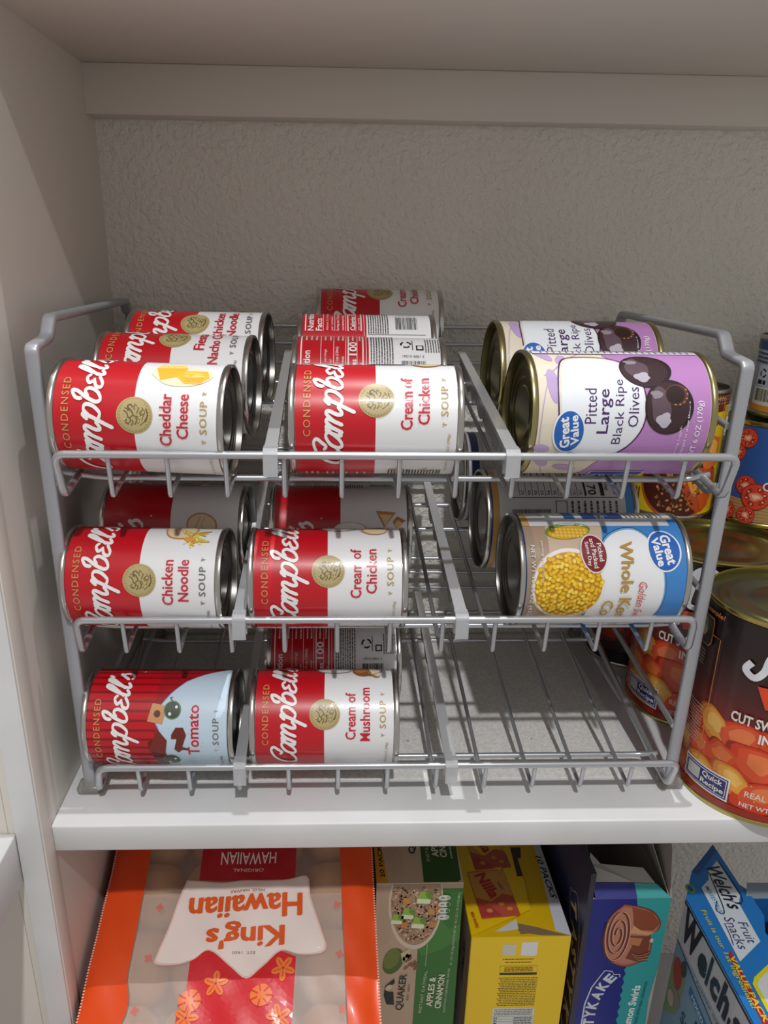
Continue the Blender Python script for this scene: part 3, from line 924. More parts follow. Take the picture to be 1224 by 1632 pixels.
def olive_art():
    a = Art()
    LI, PK, PU = 'bda3cf', 'b882bd', '47265f'
    # leaf swooshes on the cream part
    for (u, v, ru, rv, rot) in ((14, 97, 11, 3.6, 8), (34, 90, 5, 3.0, -20), (30, 80, 6, 3.4, -35), (40, 100, 9, 3.2, 30), (-34, 100, 7, 3.6, 30), (-42, 84, 8, 3.6, 70), (-24, 102, 5, 2.5, 80), (46, 86, 6, 3, 60)):
        a.ell(u, v, ru, rv, LI, 1, rot=rot)
    a.stroke([(-52, 95), (-20, 104), (16, 100), (38, 82), (46, 66)], 0.6, LI, 1)
    a.stroke([(20, 102), (28, 92), (40, 90)], 0.5, LI, 1)
    # pink field with a wavy edge
    a.poly([(-60, 4.5), (60, 4.5), (60, 66), (48, 64), (42, 62), (39, 64), (34, 60), (28, 52), (0, 40), (-20, 50), (-30, 62), (-38, 68), (-60, 74)], PK, 2)
    # white shield with a purple outline
    def shield(k, col, layer, du=0, dv=0):
        p = [(-26, 84), (-30, 72), (-29, 62), (-22, 52), (-10, 45), (4, 44), (18, 47), (28, 54), (33, 64), (34, 78), (31, 88), (20, 92), (4, 93), (-14, 91)]
        q = catmull(p + [p[0]], 4)[:-1]
        a.poly([(2 + (x - 2) * k + du, 68 + (y - 68) * k + dv) for x, y in q][::-1], col, layer)
    shield(1.07, PU, 3, 0.6, 0.2)
    shield(1.035, 'e4dac6', 4, 0.5, 0.3)
    shield(1.0, 'e9edf2', 5)
    a.text('Pitted', 1.6, 75.6, 20, 6.8, PU, 6)
    a.text('Large', -1.4, 67.0, 25.5, 8.6, PU, 6, bold=0.01)
    a.text('Black Ripe', -1.6, 58.0, 38, 6.9, PU, 6)
    a.text('Olives', 1.2, 50.4, 23, 6.2, PU, 6)
    oval_logo(a, -13.5, 87.5, 13.0, 9.6, 3)
    # olives
    def olive(u, v, ru, rv, rot, hole):
        a.ell(u, v, ru, rv, '241418', 6, rot=rot, n=44).ell(u - 0.5, v + 0.8, ru * 0.93, rv * 0.88, '3a2328', 7, rot=rot, n=44)
        a.ell(u + ru * 0.05, v + rv * 0.34, ru * 0.62, rv * 0.42, '5f4a54', 8, rot=rot, wob=0.3, seed=int(u + 90))
        a.ell(u - ru * 0.48, v + rv * 0.20, ru * 0.22, rv * 0.34, 'b9b2bf', 9, rot=rot, wob=0.5, seed=3)
        a.ell(u + ru * 0.42, v + rv * 0.52, ru * 0.16, rv * 0.22, '93868f', 9, rot=rot, wob=0.4, seed=6)
        if hole:
            a.ell(u + ru * 0.42, v - rv * 0.30, ru * 0.40, rv * 0.46, '5f382a', 9, rot=rot, wob=0.06).ell(u + ru * 0.42, v - rv * 0.24, ru * 0.33, rv * 0.38, '2a1614', 10, rot=rot)
            for i in range(6):
                th = radians(170 + 26 * i)
                a.ell(u + ru * 0.42 + ru * 0.36 * cos(th), v - rv * 0.30 + rv * 0.42 * sin(th), 0.5, 0.5, 'c98c66', 11, n=7)
    olive(25, 41.5, 12.5, 15.5, 0, False)
    olive(1.5, 29.5, 16, 14.5, 0, True)
    a.text('serving suggestion', -17, 21.4, 24, 1.9, 'e9d7ec', 6)
    a.text('enlarged to show texture', -12, 17.6, 33, 2.0, 'f3e8f5', 6)
    a.text('DR WT 6 OZ (170g)', -16, 10.8, 42, 4.2, 'f0eaf4', 6, bold=0.008)
    a.rect(-66, 66, -46, 32, 'e8e8f0', 6).rect(-65, 65, -47, 33, '24479c', 7)
    a.text('Great Value', -54, 49, 8, 26, 'dfe6f5', 8, shear=0.2) if False else a.text('Great Value', -56, 49, 26, 7, 'dfe6f5', 8, rot=90, shear=0.2)
    a.rect(41, 5, 46, 105, 'e8e4ee', 6)
    for i in range(24):
        a.greek(42, 45.5, 10 + i * 3.9, 0.9, '6b5a78', 7, i)
    return a.build('printing', on_can(0.038 - 0.00075), M['paper'], 2.6)
OR_, OL = 0.038, 0.110
ol_m = can_meshes(OR_, OL, M['brass'], M['brass_dark'], None, 'olive')
ol_lab = label_mesh(OR_ - 0.00085, 4.1, 105.9, [(4.1, 105.9, 'e4dac6')], M['paper'], 'olive')
ol_art = olive_art()
for lab, c, ph, yw, tl in (('lilac and cream pitted black olives can at the front of the top tier', (0.3545, 0.0618, 0.2618), 15, 1.5, -0.3),
                           ('lilac olives can lying half hidden behind the front olives can', (0.3519, 0.1385, 0.2725), 46, 0, 0)):
    place_can('olive_can', lab, 'can', OR_, OL, c, -1, ph, yw, tl, 'olives cans on the top tier', ol_m, ol_lab, ol_art)

def corn_art():
    a = Art()
    BL, GD = '3f86cc', 'c49a35'
    a.rect(-62, 4.3, 60, 19, 'a98f78', 1)
    a.poly([(-62, 19), (60, 19), (60, 40), (40, 46), (20, 50), (-20, 52), (-36, 56), (-62, 56)][::-1], 'cbb39a', 1)
    a.rect(-62, 4.3, 60, 10, '9a8675', 2)
    a.poly([(-64, 56), (-42, 56), (-30, 54), (60, 54), (60, 107), (-64, 107)], BL, 2)
    # white field with a green rim
    def sh(k, col, layer, du=0, dv=0):
        p = [(-18, 50), (-30, 56), (-37, 66), (-38, 76), (-30, 84), (-16, 90), (4, 93), (22, 91), (36, 84), (44, 72), (46, 56), (30, 46), (0, 46)]
        q = catmull(p + [p[0]], 4)[:-1]
        a.poly([(4 + (x - 4) * k + du, 68 + (y - 68) * k + dv) for x, y in q][::-1], col, layer)
    sh(1.06, '1c4f3d', 3)
    sh(1.04, '6fa6d8', 4)
    sh(1.0, 'eceef0', 5)
    # bowl of kernels
    a.ell(0, 31, 25.5, 24.0, 'c2b3a2', 4, n=56).ell(0, 31, 24.5, 23.2, 'efe9e2', 6, n=56).ell(0.5, 31, 22.4, 21.6, 'c98f1a', 7, n=56)
    rnd = random.Random(11)
    k = 0
    v = -20.5
    row = 0
    while v < 21:
        u = -21 + (row % 2) * 1.6
        while u < 21.5:
            if u * u / 21.4 ** 2 + v * v / 20.8 ** 2 < 1:
                uu, vv = u + rnd.uniform(-0.95, 0.95), 31 + v + rnd.uniform(-0.8, 0.8)
                rt = rnd.uniform(0, 180)
                c = rnd.choice(('f2c426', 'fad53c', 'ebb81e', 'fbdf5e', 'f0be22'))
                a.ell(uu, vv, 1.85, 1.5, 'dba41a', 8 + k % 3, rot=rt, n=8)
                a.ell(uu + 0.1, vv + 0.1, 1.45, 1.1, c, 11 + k % 3, rot=rt, n=8)
                k += 1
            u += 3.0
        v += 2.55
        row += 1
    # cob
    a.ell(-38, 33, 7, 15, '6c8a35', 4, rot=8).ell(-36.5, 33, 5.2, 13.4, 'd8a62a', 5, rot=8)
    for i in range(9):
        for j in range(3):
            a.ell(-39 + j * 2.6 + i * 0.1, 23 + i * 2.6, 1.0, 1.0, 'efc95a', 6, n=8)
    # burgundy seal
    a.ell(-21, 47, 12.6, 8.6, 'e9e3dc', 15, rot=8).ell(-21, 47, 11.8, 7.8, '7d1622', 16, rot=8)
    a.text('Picked', -21.5, 51.2, 11.5, 3.0, 'f0e8e4', 17, rot=6, bold=0.01)
    a.text('and Packed', -21, 47.2, 19, 3.0, 'f0e8e4', 17, rot=6, bold=0.01)
    a.text('Same Day', -20.5, 43.2, 15.5, 3.0, 'f0e8e4', 17, rot=6, bold=0.01)
    a.text('Whole Kernel', 4.5, 68.2, 66, 8.2, 'b98f2c', 17, bold=0.012)
    a.text('Corn', 20, 57.6, 21, 7.8, 'b98f2c', 17, bold=0.012)
    a.text('Golden Sweet', 14, 78.6, 34, 5.4, 'cf4b3a', 17, shear=0.3)
    oval_logo(a, -23, 93, 14.2, 11.0, 4)
    a.text('NET WT 15.25 OZ (432g)', -1, 7.6, 50, 3.3, 'e6ddd3', 17)
    a.text('serving suggestion', -16, 14.0, 26, 1.9, 'e6ddd3', 17)
    # information band running up over the top of the can
    a.rect(-74, 20, -48.5, 105, 'e6e9ee', 6)
    a.rect(-73, 34, -50, 41, '2b66b8', 7).rect(-73, 46, -50, 73, '24479c', 7)
    a.text('Great Value', -62, 59.5, 24, 9, 'dfe6f5', 8, rot=0, shear=0.2)
    for i in range(9):
        a.greek(-72, -51, 76 + i * 2.9, 1.0, '55606e', 7, i)
    # nutrition panel on the back
    c = 84
    a.rect(c, 15, c + 44, 100, 'd2d2d6', 6)
    for (x0, y0, x1, y1) in ((c, 15, c + 0.5, 100), (c + 44, 15, c + 44.5, 100), (c, 15, c + 44.5, 15.6), (c, 99.5, c + 44.5, 100.1)):
        a.rect(x0, y0, x1, y1, '1b1b1d', 7)
    a.text('Nutrition Facts', c + 22, 95.9, 40, 5.4, '151517', 8, bold=0.02)
    a.text('3.5 servings per container', c + 18, 92.6, 32, 2.2, '151517', 8)
    a.text('Serving size 1/2 cup (125g)', c + 20, 88.4, 37, 2.6, '151517', 8, bold=0.01)
    a.rect(c + 1, 83.4, c + 43, 86.2, '151517', 7)
    a.text('Calories', c + 12, 77, 20, 5, '151517', 8, bold=0.02)
    a.text('70', c + 38, 77.4, 9, 6.2, '151517', 8, bold=0.02)
    a.rect(c + 1, 71.6, c + 43, 73.0, '151517', 7)
    for i in range(10):
        vv = 68.8 - i * 4.7
        a.greek(c + 1.5, c + 26, vv, 1.6, '3a3a3e', 7, 30 + i)
        a.text(('1%', '1%', '15%', '5%', '4%', '9%', '2%', '0%', '4%', '2%')[i], c + 40.5, vv, 4.0, 2.2, '151517', 8)
        a.rect(c + 1, vv - 2.5, c + 43, vv - 2.15, '3a3a3e', 7)
    a.barcode(c + 53, c + 66, 18, 46, '1b1b1d', 7, 4, 'v')
    for i in range(8):
        a.greek(c + 47, c + 70, 62 + i * 4.6, 1.5, '2f2f33', 7, 70 + i)
    a.stroke([(c + 47, 50), (c + 64, 50), (c + 64, 58), (c + 47, 58)], 0.5, '1b1b1d', 7, smooth=False, closed=True)
    a.rect(c - 20, 4.3, c + 108, 9, 'c79a58', 5).rect(c - 20, 9, c + 108, 101, 'cfcfd2', 4)
    return a.build('printing', on_can(0.038 - 0.00075), M['paper'], 2.6)
CL = 0.111
corn_m = can_meshes(OR_, CL, M['steel'], M['steel_dark'], None, 'corn')
corn_lab = label_mesh(OR_ - 0.00085, 4.1, 106.9, [(4.1, 106.9, '3f86cc')], M['paper'], 'corn')
c_art = corn_art()
place_can('corn_can', 'blue whole kernel corn can with a bowl of yellow corn, front of the middle tier', 'can', OR_, CL, (0.3600, 0.0690, 0.1542), 1, 5, 0.8, 0, 'vegetable cans on the middle tier', corn_m, corn_lab, c_art)
place_can('corn_can', 'grey and blue can showing its nutrition panel, lying behind the corn bowl can', 'can', OR_, CL, (0.3520, 0.1455, 0.1640), 1, 240, 1.0, 0, 'vegetable cans on the middle tier', corn_m, corn_lab, c_art)

def bean_art():
    a = Art()
    a.rect(-119, 98, 119, 104, '2a3a78', 1).rect(-119, 94, 119, 96, 'b9bdd0', 1)
    a.rect(-20, 20, 40, 90, 'dadbe0', 1)
    a.text('Nutrition Facts', 10, 84, 44, 6.0, '151517', 3, bold=0.02)
    a.rect(-12, 76, 32, 79, '151517', 2)
    for i in range(14):
        a.greek(-11, 31, 73 - i * 3.4, 1.4, '3a3a3e', 2, i)
    a.rect(-12, 62, 32, 63.5, '151517', 2)
    return a.build('printing', on_can(0.038 - 0.00075), M['paper'], 2.6)
place_can('vegetable_can', 'dark-lidded can with navy band, furthest back on the middle tier', 'can', OR_, CL, (0.3470, 0.2235, 0.1755), -1, 75, 0, 0, 'vegetable cans on the middle tier', corn_m,
          label_mesh(OR_ - 0.00085, 4.1, 106.9, [(4.1, 106.9, 'cfd0d6')], M['paper'], 'bean'), bean_art())

# ---- standing cans at the right
def lerp3(a, b, t):
    return tuple(x + (y - x) * t for x, y in zip(a, b))
def yam_grad(v):
    stops = [(0, '8c2413'), (18, 'a92c12'), (45, '9c2a14'), (68, '7c2218'), (92, '4a1a18'), (115, '2b1414'), (150, '1b0f10')]
    for (a, ca), (b, cb) in zip(stops, stops[1:]):
        if v <= b: return lerp3(srgb(ca), srgb(cb), max(0, (v - a) / (b - a)))
    return srgb('1b0f10')
def chunk(a, u, v, s, rot, cols, layer, seed):
    rnd = random.Random(seed)
    n = 11
    pts = []
    for i in range(n):
        th = 2 * pi * i / n
        k = 1 + rnd.uniform(-0.16, 0.16)
        x, y = s * 1.35 * cos(th) * k, s * sin(th) * k
        pts.append((u + x * cos(rot) - y * sin(rot), v + x * sin(rot) + y * cos(rot)))
    pts = catmull(pts + [pts[0]], 4)[:-1]
    for j, (k, col) in enumerate(zip((1.0, 0.86, 0.66, 0.40), cols)):
        a.poly([(u + 0.05 * s * j + (x - u) * k, v + 0.10 * s * j + (y - v) * k) for x, y in pts], col, layer + j * 0.4)
def yam_art():
    a = Art()
    ORS = (('96200e', 'd23c10', 'e0511a', 'ea7434'), ('a4220e', 'dc3c12', 'e6542a', 'f08048'), ('b8541a', 'e08428', 'eda43c', 'f4c062'), ('84200f', 'bd3010', 'd04018', 'dc5a30'))
    rnd = random.Random(3)
    lay = 1
    for (u, v, s, rt, ci) in ((-84, 52, 13, 0.5, 3), (-66, 60, 13, -0.7, 2), (-46, 58, 15, 0.2, 1), (-22, 60, 15, -0.3, 0), (4, 62, 14, 0.4, 1), (28, 56, 16, -0.2, 2), (54, 60, 14, 0.2, 0),
                              (-96, 34, 12, 0.3, 2), (-76, 40, 12, -0.5, 1), (-56, 40, 13, 0.2, 0), (-32, 42, 17, -0.4, 1), (-4, 40, 16, 0.3, 0), (26, 36, 16, 0.5, 1), (54, 40, 15, -0.3, 2),
                              (-92, 14, 13, 0.2, 0), (-68, 20, 14, -0.4, 2), (-46, 26, 12, -0.5, 2), (-26, 20, 15, 0.3, 1), (-2, 18, 15, -0.2, 1), (24, 15, 15, 0.3, 0), (52, 16, 15, 0.1, 1), (-110, 22, 13, 0, 1), (-104, 50, 11, 0.5, 0)):
        chunk(a, u, v, s, rt, ORS[ci], lay, int(u * 7 + v))
        lay += 0.35
    for i in range(26):
        u, v = rnd.uniform(-90, 60), rnd.uniform(10, 66)
        a.ell(u, v, rnd.uniform(0.4, 1.3), rnd.uniform(0.3, 0.7), 'f0a878', 11.5, n=8, rot=rnd.uniform(0, 90))
    a.rect(-119, 4.6, 119, 9.5, 'a0260f', 11.2)
    K = 12
    a.text('CUT SWEET POTATOES', -17, 76.5, 72, 7.6, 'f2ede6', K, bold=0.03)
    a.text('IN SYRUP', -17, 66.0, 34, 7.2, 'f2ede6', K, bold=0.03)
    a.text('REAL SWEET POTATOES', -3, 22.5, 64, 4.6, 'f2dfcf', K, bold=0.01)
    a.text('NET WT. 40 OZ (2 LB 8 OZ) 1.13kg', 0, 13.2, 74, 4.6, 'f4efe8', K, bold=0.015)
    # badge (its square code is left plain)
    a.poly([(-82, 28.8), (-44.8, 28.4), (-44.4, 10.2), (-81.6, 12.2)][::-1], 'efeef4', K)
    a.poly([(-80.9, 27.6), (-45.8, 27.2), (-45.5, 11.5), (-80.6, 13.3)][::-1], '2b2a6e', K + 1)
    a.poly([(-80.1, 26.6), (-46.6, 26.3), (-46.4, 12.5), (-79.8, 14.2)][::-1], 'efeef4', K + 2)
    a.poly([(-79.6, 26.0), (-47.1, 25.7), (-46.9, 13.1), (-79.3, 14.8)][::-1], '2b2a6e', K + 3)
    a.rect(-78, 15.9, -66.5, 25.0, 'c9c9c4', K + 4)
    a.text('Quick', -56.8, 22.6, 15.5, 5.0, 'f4f4f6', K + 4, rot=-1, bold=0.02)
    a.text('Recipe', -56.4, 16.6, 17.5, 5.0, 'f4f4f6', K + 4, rot=-1, bold=0.02)
    # recipe picture with its frame and rule
    fr = [(-103, 134), (-80, 134), (-79, 130), (-79, 116), (-82, 112.5), (-98, 112.5), (-103, 116)]
    a.poly(fr[::-1], 'c8843c', K).poly([(-91 + (x + 91) * 0.95, 123 + (y - 123) * 0.93) for x, y in fr][::-1], '2a1a14', K + 1)
    a.ell(-92, 124, 7.5, 6.5, '8d8a58', K + 2, wob=0.3).ell(-90, 122, 4, 3.5, 'd6c79a', K + 3, wob=0.3).ell(-94, 126, 3, 3, '5b6a38', K + 3, wob=0.3)
    a.stroke([(-79, 122.7), (-71, 122.7), (-70.5, 31)], 0.6, 'd08a3e', K, smooth=False)
    a.text('casserole!', -84, 138.6, 27, 3.6, 'e0862e', K, bold=0.02, shear=0.15)
    for i in range(12):
        a.greek(-104, -74, 69 - i * 2.5, 0.9, 'b9a394', K, i)
    for i in range(5):
        a.greek(-104, -84, 108 - i * 2.5, 0.9, 'b9a394', K, i + 30)
    # big white brush script across the front
    a.stroke([(-47, 118), (-50, 112), (-44, 108), (-39, 114), (-37, 124), (-31, 137), (-22, 140), (-14, 134)], 4.6, 'eef0f6', K + 1)
    a.stroke([(-30, 138), (-33, 122), (-34, 110), (-28, 108), (-20, 112), (-18, 119), (-26, 124), (-18, 128), (-14, 134)], 4.4, 'eef0f6', K + 1)
    x = -8
    for p in ([(0, 122), (3, 112), (7, 119), (10, 120)], [(10, 120), (12, 111), (17, 112), (19, 120), (20, 111)], [(30, 118), (24, 119), (22, 112), (28, 109), (32, 113)], [(33, 114), (38, 118), (34, 120), (33, 112), (38, 109), (42, 113)], [(46, 126), (45, 122)], [(44, 111), (50, 119), (51, 112), (46, 110)]):
        a.stroke([(x + q[0] * 0.9, q[1]) for q in p], 3.6, 'eef0f6', K + 1)
    a.poly([(-41, 103), (-20, 104.5), (-26, 90), (-34, 88)][::-1], 'e84a1c', K)
    a.text('Yams', -8, 97, 20, 9, 'f0b050', K + 1, bold=0.03)
    return a.build('printing', on_can(0.0552 - 0.00075), M['paper_dark'], 1.9)
YR, YL = 0.0552, 0.147
yam_m = can_meshes(YR, YL, M['gold'], M['gold_lid'], None, 'yam')
yam_lab = label_mesh(YR - 0.00085, 4.1, YL * 1000 - 4.1, [], M['paper_dark'], 'yam', yam_grad)
y_art = yam_art()
place_can('sweet_potato_can', 'big dark red sweet potatoes can standing in front beside the wire rack', 'can', YR, YL, (0.497, 0.050, Z0 + YL / 2), 0, 0, 0, 0, 'big sweet potato cans', yam_m, yam_lab, y_art)
place_can('sweet_potato_can', 'big sweet potatoes can standing second, just behind the front big one', 'can', YR, YL, (0.4972, 0.1615, Z0 + YL / 2), 0, -7, 0, 0, 'big sweet potato cans', yam_m, yam_lab, y_art)

def dark_art():
    a = Art()
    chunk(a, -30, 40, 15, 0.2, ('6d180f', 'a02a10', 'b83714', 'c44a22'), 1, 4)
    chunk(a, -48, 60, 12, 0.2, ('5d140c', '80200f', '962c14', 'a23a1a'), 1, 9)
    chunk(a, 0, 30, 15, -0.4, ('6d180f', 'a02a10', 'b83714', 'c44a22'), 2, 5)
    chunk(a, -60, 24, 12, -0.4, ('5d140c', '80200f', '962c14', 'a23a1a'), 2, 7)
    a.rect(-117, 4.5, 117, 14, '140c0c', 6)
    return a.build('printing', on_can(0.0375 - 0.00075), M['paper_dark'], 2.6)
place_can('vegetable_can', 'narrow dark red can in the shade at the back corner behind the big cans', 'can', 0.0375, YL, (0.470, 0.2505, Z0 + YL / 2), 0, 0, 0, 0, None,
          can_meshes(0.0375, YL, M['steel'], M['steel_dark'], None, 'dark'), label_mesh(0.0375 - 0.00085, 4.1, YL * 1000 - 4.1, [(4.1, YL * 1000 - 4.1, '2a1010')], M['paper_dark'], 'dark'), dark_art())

def taco_art():
    a = Art()
    a.rect(-119, 97, 119, 106, '5d1216', 1)
    for i in range(40):
        for j in range(3):
            a.rect(-58 + i * 3, 98.3 + j * 2.6, -56.6 + i * 3, 99.7 + j * 2.6, 'b08a6a', 2)
    a.stroke([(10, 103), (25, 103), (25, 88), (31, 88)], 0.9, 'e2a62c', 3, smooth=False)
    a.poly([(-10, 100), (27, 98), (30, 84), (-10, 84)][::-1], '6d1418', 1.5)
    a.poly([(-20, 90), (20, 92), (31, 92), (31, 70), (-20, 74)][::-1], 'e6c21c', 2.5)
    a.text('old el paso', 4, 83, 44, 9, '8c1a14', 4, bold=0.02)
    # plate with tacos
    a.ell(-6, 34, 33, 35, 'c0561c', 3, n=60, rot=10).ell(-6, 35, 31.5, 33.5, '4a1a10', 4, n=60, rot=10)
    a.poly([(-8, 40), (6, 46), (26, 44), (30, 30), (24, 14), (12, 6), (4, 12), (-4, 26)][::-1], 'b9471a', 5)
    a.poly([(-2, 36), (10, 30), (24, 34), (28, 20), (14, 22), (4, 24)][::-1], 'e8952a', 6)
    a.poly([(4, 60), (14, 74), (26, 70), (28, 48), (14, 42)][::-1], 'd9702a', 5)
    a.poly([(10, 62), (18, 70), (24, 66), (24, 54)][::-1], 'ecae4c', 6)
    a.poly([(10, 22), (16, 6), (24, 12), (22, 26)][::-1], 'c8541c', 7)
    rnd = random.Random(8)
    for i in range(120):
        u, v = rnd.uniform(-24, 12), rnd.uniform(6, 42)
        if (u + 6) ** 2 / 900 + (v - 30) ** 2 / 700 < 0.8:
            a.ell(u, v, rnd.uniform(0.9, 1.7), rnd.uniform(0.7, 1.3), rnd.choice(('8a5030', 'a86a40', '5c2e1c', 'c48a58', '3c1c12')), 8, n=7, rot=rnd.uniform(0, 180), wob=0.3, seed=i)
    a.greek(5, 24, 20, 1.5, '6b5010', 3, 3)
    for i in range(3):
        a.greek(6, 24, -46 + i * 3, 1.6, '6b5010', 4, i, along='v')
    return a.build('printing', on_can(0.038 - 0.00075), M['paper'], 2.6)
place_can('beans_can', 'yellow can with a taco plate picture standing behind the rack on a dark can', 'can', 0.038, 0.110, (0.4860, 0.2485, -0.006 + YL + 0.055), 0, 0, 0, 0, None,
          can_meshes(0.038, 0.110, M['steel'], M['steel_dark'], None, 'taco'), label_mesh(0.038 - 0.00085, 4.1, 105.9, [(4.1, 105.9, 'e3be1a')], M['paper'], 'taco'), taco_art())

def slice_(a, u, v, r, layer, seed, sq=1.0):
    rnd = random.Random(seed)
    a.ell(u, v, r, r * sq, '9c2016', layer, wob=0.05, seed=seed).ell(u, v, r * 0.93, r * 0.93 * sq, 'cf4130', layer + 1, wob=0.05, seed=seed)
    for i in range(6):
        th = 2 * pi * i / 6 + rnd.random()
        a.ell(u + 0.58 * r * cos(th), v + 0.58 * r * sq * sin(th), r * 0.25, r * 0.16, 'a02a1c', layer + 2, rot=degrees(th) + 90, n=12)
        a.ell(u + 0.60 * r * cos(th + 0.1), v + 0.60 * r * sq * sin(th + 0.1), r * 0.09, r * 0.06, 'e3b98a', layer + 3, rot=degrees(th), n=8)
    a.ell(u, v, r * 0.40, r * 0.34 * sq, 'e08a70', layer + 2, wob=0.5, seed=seed)
    a.ell(u, v, r * 0.22, r * 0.18 * sq, 'f0c0a0', layer + 3, wob=0.6, seed=seed)
def tomato_art():
    a = Art()
    a.rect(-131, 4.5, 131, 22, 'b08a58', 1)
    for i in range(6):
        a.rect(-131, 6 + i * 2.8, 131, 6.5 + i * 2.8, '967346', 2)
    slice_(a, -44, 73, 8.2, 3, 1)
    slice_(a, -50, 60, 6.6, 3, 2)
    slice_(a, -38.5, 34, 8.5, 3, 3)
    slice_(a, -29, 26, 11.5, 7, 4)
    slice_(a, -34, 9.5, 7.4, 11, 5)
    slice_(a, -50, 10, 7.0, 11, 6)
    a.ell(2, 34, 22, 21, '16181c', 3, n=48).ell(2, 34, 20, 19, '7c1a16', 4, n=48)
    a.ell(-21.5, 36, 3.6, 3.6, 'e8e4e0', 12).ell(-21.5, 36, 2.4, 2.4, '7c2a38', 13)
    return a.build('printing', on_can(0.042 - 0.00075), M['paper'], 2.8)
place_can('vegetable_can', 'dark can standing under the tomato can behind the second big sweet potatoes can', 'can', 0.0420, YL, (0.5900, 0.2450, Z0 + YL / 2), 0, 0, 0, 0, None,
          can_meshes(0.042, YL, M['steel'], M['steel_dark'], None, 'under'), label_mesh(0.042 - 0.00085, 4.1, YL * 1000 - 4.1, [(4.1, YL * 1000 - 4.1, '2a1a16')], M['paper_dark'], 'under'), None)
place_can('tomato_can', 'blue can with red tomato slices standing at the right edge behind the rack', 'can', 0.042, 0.087, (0.5635, 0.2255, Z0 + YL + 0.0435), 0, 0, 0, 0, None,
          can_meshes(0.042, 0.087, M['gold'], M['gold_lid'], None, 'tom'), label_mesh(0.042 - 0.00085, 4.1, 82.9, [(4.1, 82.9, '2c5296')], M['paper'], 'tom'), tomato_art())
def blue_art():
    a = Art()
    a.rect(-106, 53.5, 106, 60.5, '1e3c78', 1).rect(-106, 4.4, 106, 9.2, 'c9862c', 1)
    for i, v in enumerate((50.5, 47.2, 43.9)):
        a.greek(-60, -28, v, 1.7, '23304e', 2, i)
    a.rect(-53, 24.5, -41, 41.5, 'b9c0cc', 2)
    for k in range(3):
        th = 2 * pi * k / 3 + 0.5
        a.stroke([(-46 + 3 * cos(th + t), 35 + 3 * sin(th + t)) for t in (0, 0.5, 1.0, 1.4)], 1.4, '16181c', 3)
    a.rect(-51, 26, -46, 29.5, '16181c', 3).rect(-45, 26, -42, 29.5, '16181c', 3)
    a.rect(-55, 9.2, -20, 24, 'cfcabf', 2)
    a.barcode(-51, -30, 12.5, 22.5, '16181c', 3, 5, 'u')
    return a.build('printing', on_can(0.034 - 0.00075), M['paper'], 2.6)
place_can('small_can', 'small pale blue can with a barcode standing on the tomato can', 'can', 0.034, 0.065, (0.5750, 0.2350, Z0 + YL + 0.087 + 0.0325), 0, 0, 0, 0, None,
          can_meshes(0.034, 0.065, M['steel'], M['steel_dark'], None, 'small'), label_mesh(0.034 - 0.00085, 4.1, 60.9, [(4.1, 60.9, 'a3aec6')], M['paper'], 'small'), blue_art())

# ------------------------------------------------------------------ lower shelf
# ---- bread bag: a sloping padded top sheet with side walls down to the lower shelf
BP = Vector((0.002, 0.104, -0.115))
BU = (Vector((0.2203, 0.098, -0.110)) - BP).normalized()
BV = (BP - Vector((0.0043, -0.0176, -0.1576)))
BV = (BV - BU * BV.dot(BU)).normalized()
BN = BU.cross(BV)
bag = thing('bread_bag', 'orange and clear bag of sweet rolls with upside-down lettering under the shelf', 'bag', Matrix.Translation((0.112, 0.0, FLOOR)))
BO = Vector((0.112, 0.0, FLOOR))
def bump_h(u, v):
    w = 218.5
    e = min(u - 2, w - 2 - u)
    h = 0.0
    h += 1.2 * sin(u * 0.085) * sin(v * 0.07 + 1) + 0.5 * sin(u * 0.21 + v * 0.13)
    # film sags steeply at both side seams
    h -= 6.0 * exp(-max(e, 0) / 7.0)
    return h
def on_bag(u, v, l):
    return BP + BU * (u / 1000) + BV * (v / 1000) + BN * (bump_h(u, v) / 1000 + 0.00035 * l) - BO
def bag_sheet(u0f, u1f, v0, v1, nu, nv, dz, col):
    V, Fc = [], []
    for j in range(nv + 1):
        v = v0 + (v1 - v0) * j / nv
        a0, a1 = u0f(v), u1f(v)
        for i in range(nu + 1):
            u = a0 + (a1 - a0) * i / nu
            V.append(on_bag(u, v, dz))
    for j in range(nv):
        for i in range(nu):
            k = j * (nu + 1) + i
            Fc.append((k, k + 1, k + nu + 2, k + nu + 1))
    return V, Fc
L0 = lambda v: 4.2 - 0.004 * v
L1 = lambda v: 34.5 - 0.01 * v if v > -100 else 35.5 - 4.5 * sin((v + 100) * 0.09)
R0 = lambda v: 190.8 - 0.055 * v
R1 = lambda v: 217.3 - 0.03 * v
V, Fc = bag_sheet(L1, R0, -175, 60, 40, 44, 0, None)
link('clear_window', mesh_from('clear_window', V, Fc, None, 180, [M['film_clear']]), bag)
V, Fc = bag_sheet(lambda v: L1(v) + 1.0, lambda v: R0(v) - 1.0, -175, -36, 40, 30, 0.6, None)
M['film_milky'] = mat('milky_bag_film', 'd9c8bf', 0.4, 0.0, bump=(25, 0.5, 0.002), Alpha=0.38)
link('frosted_window', mesh_from('frosted_window', V, Fc, None, 180, [M['film_milky']]), bag)
ORG = srgb('e04a12')
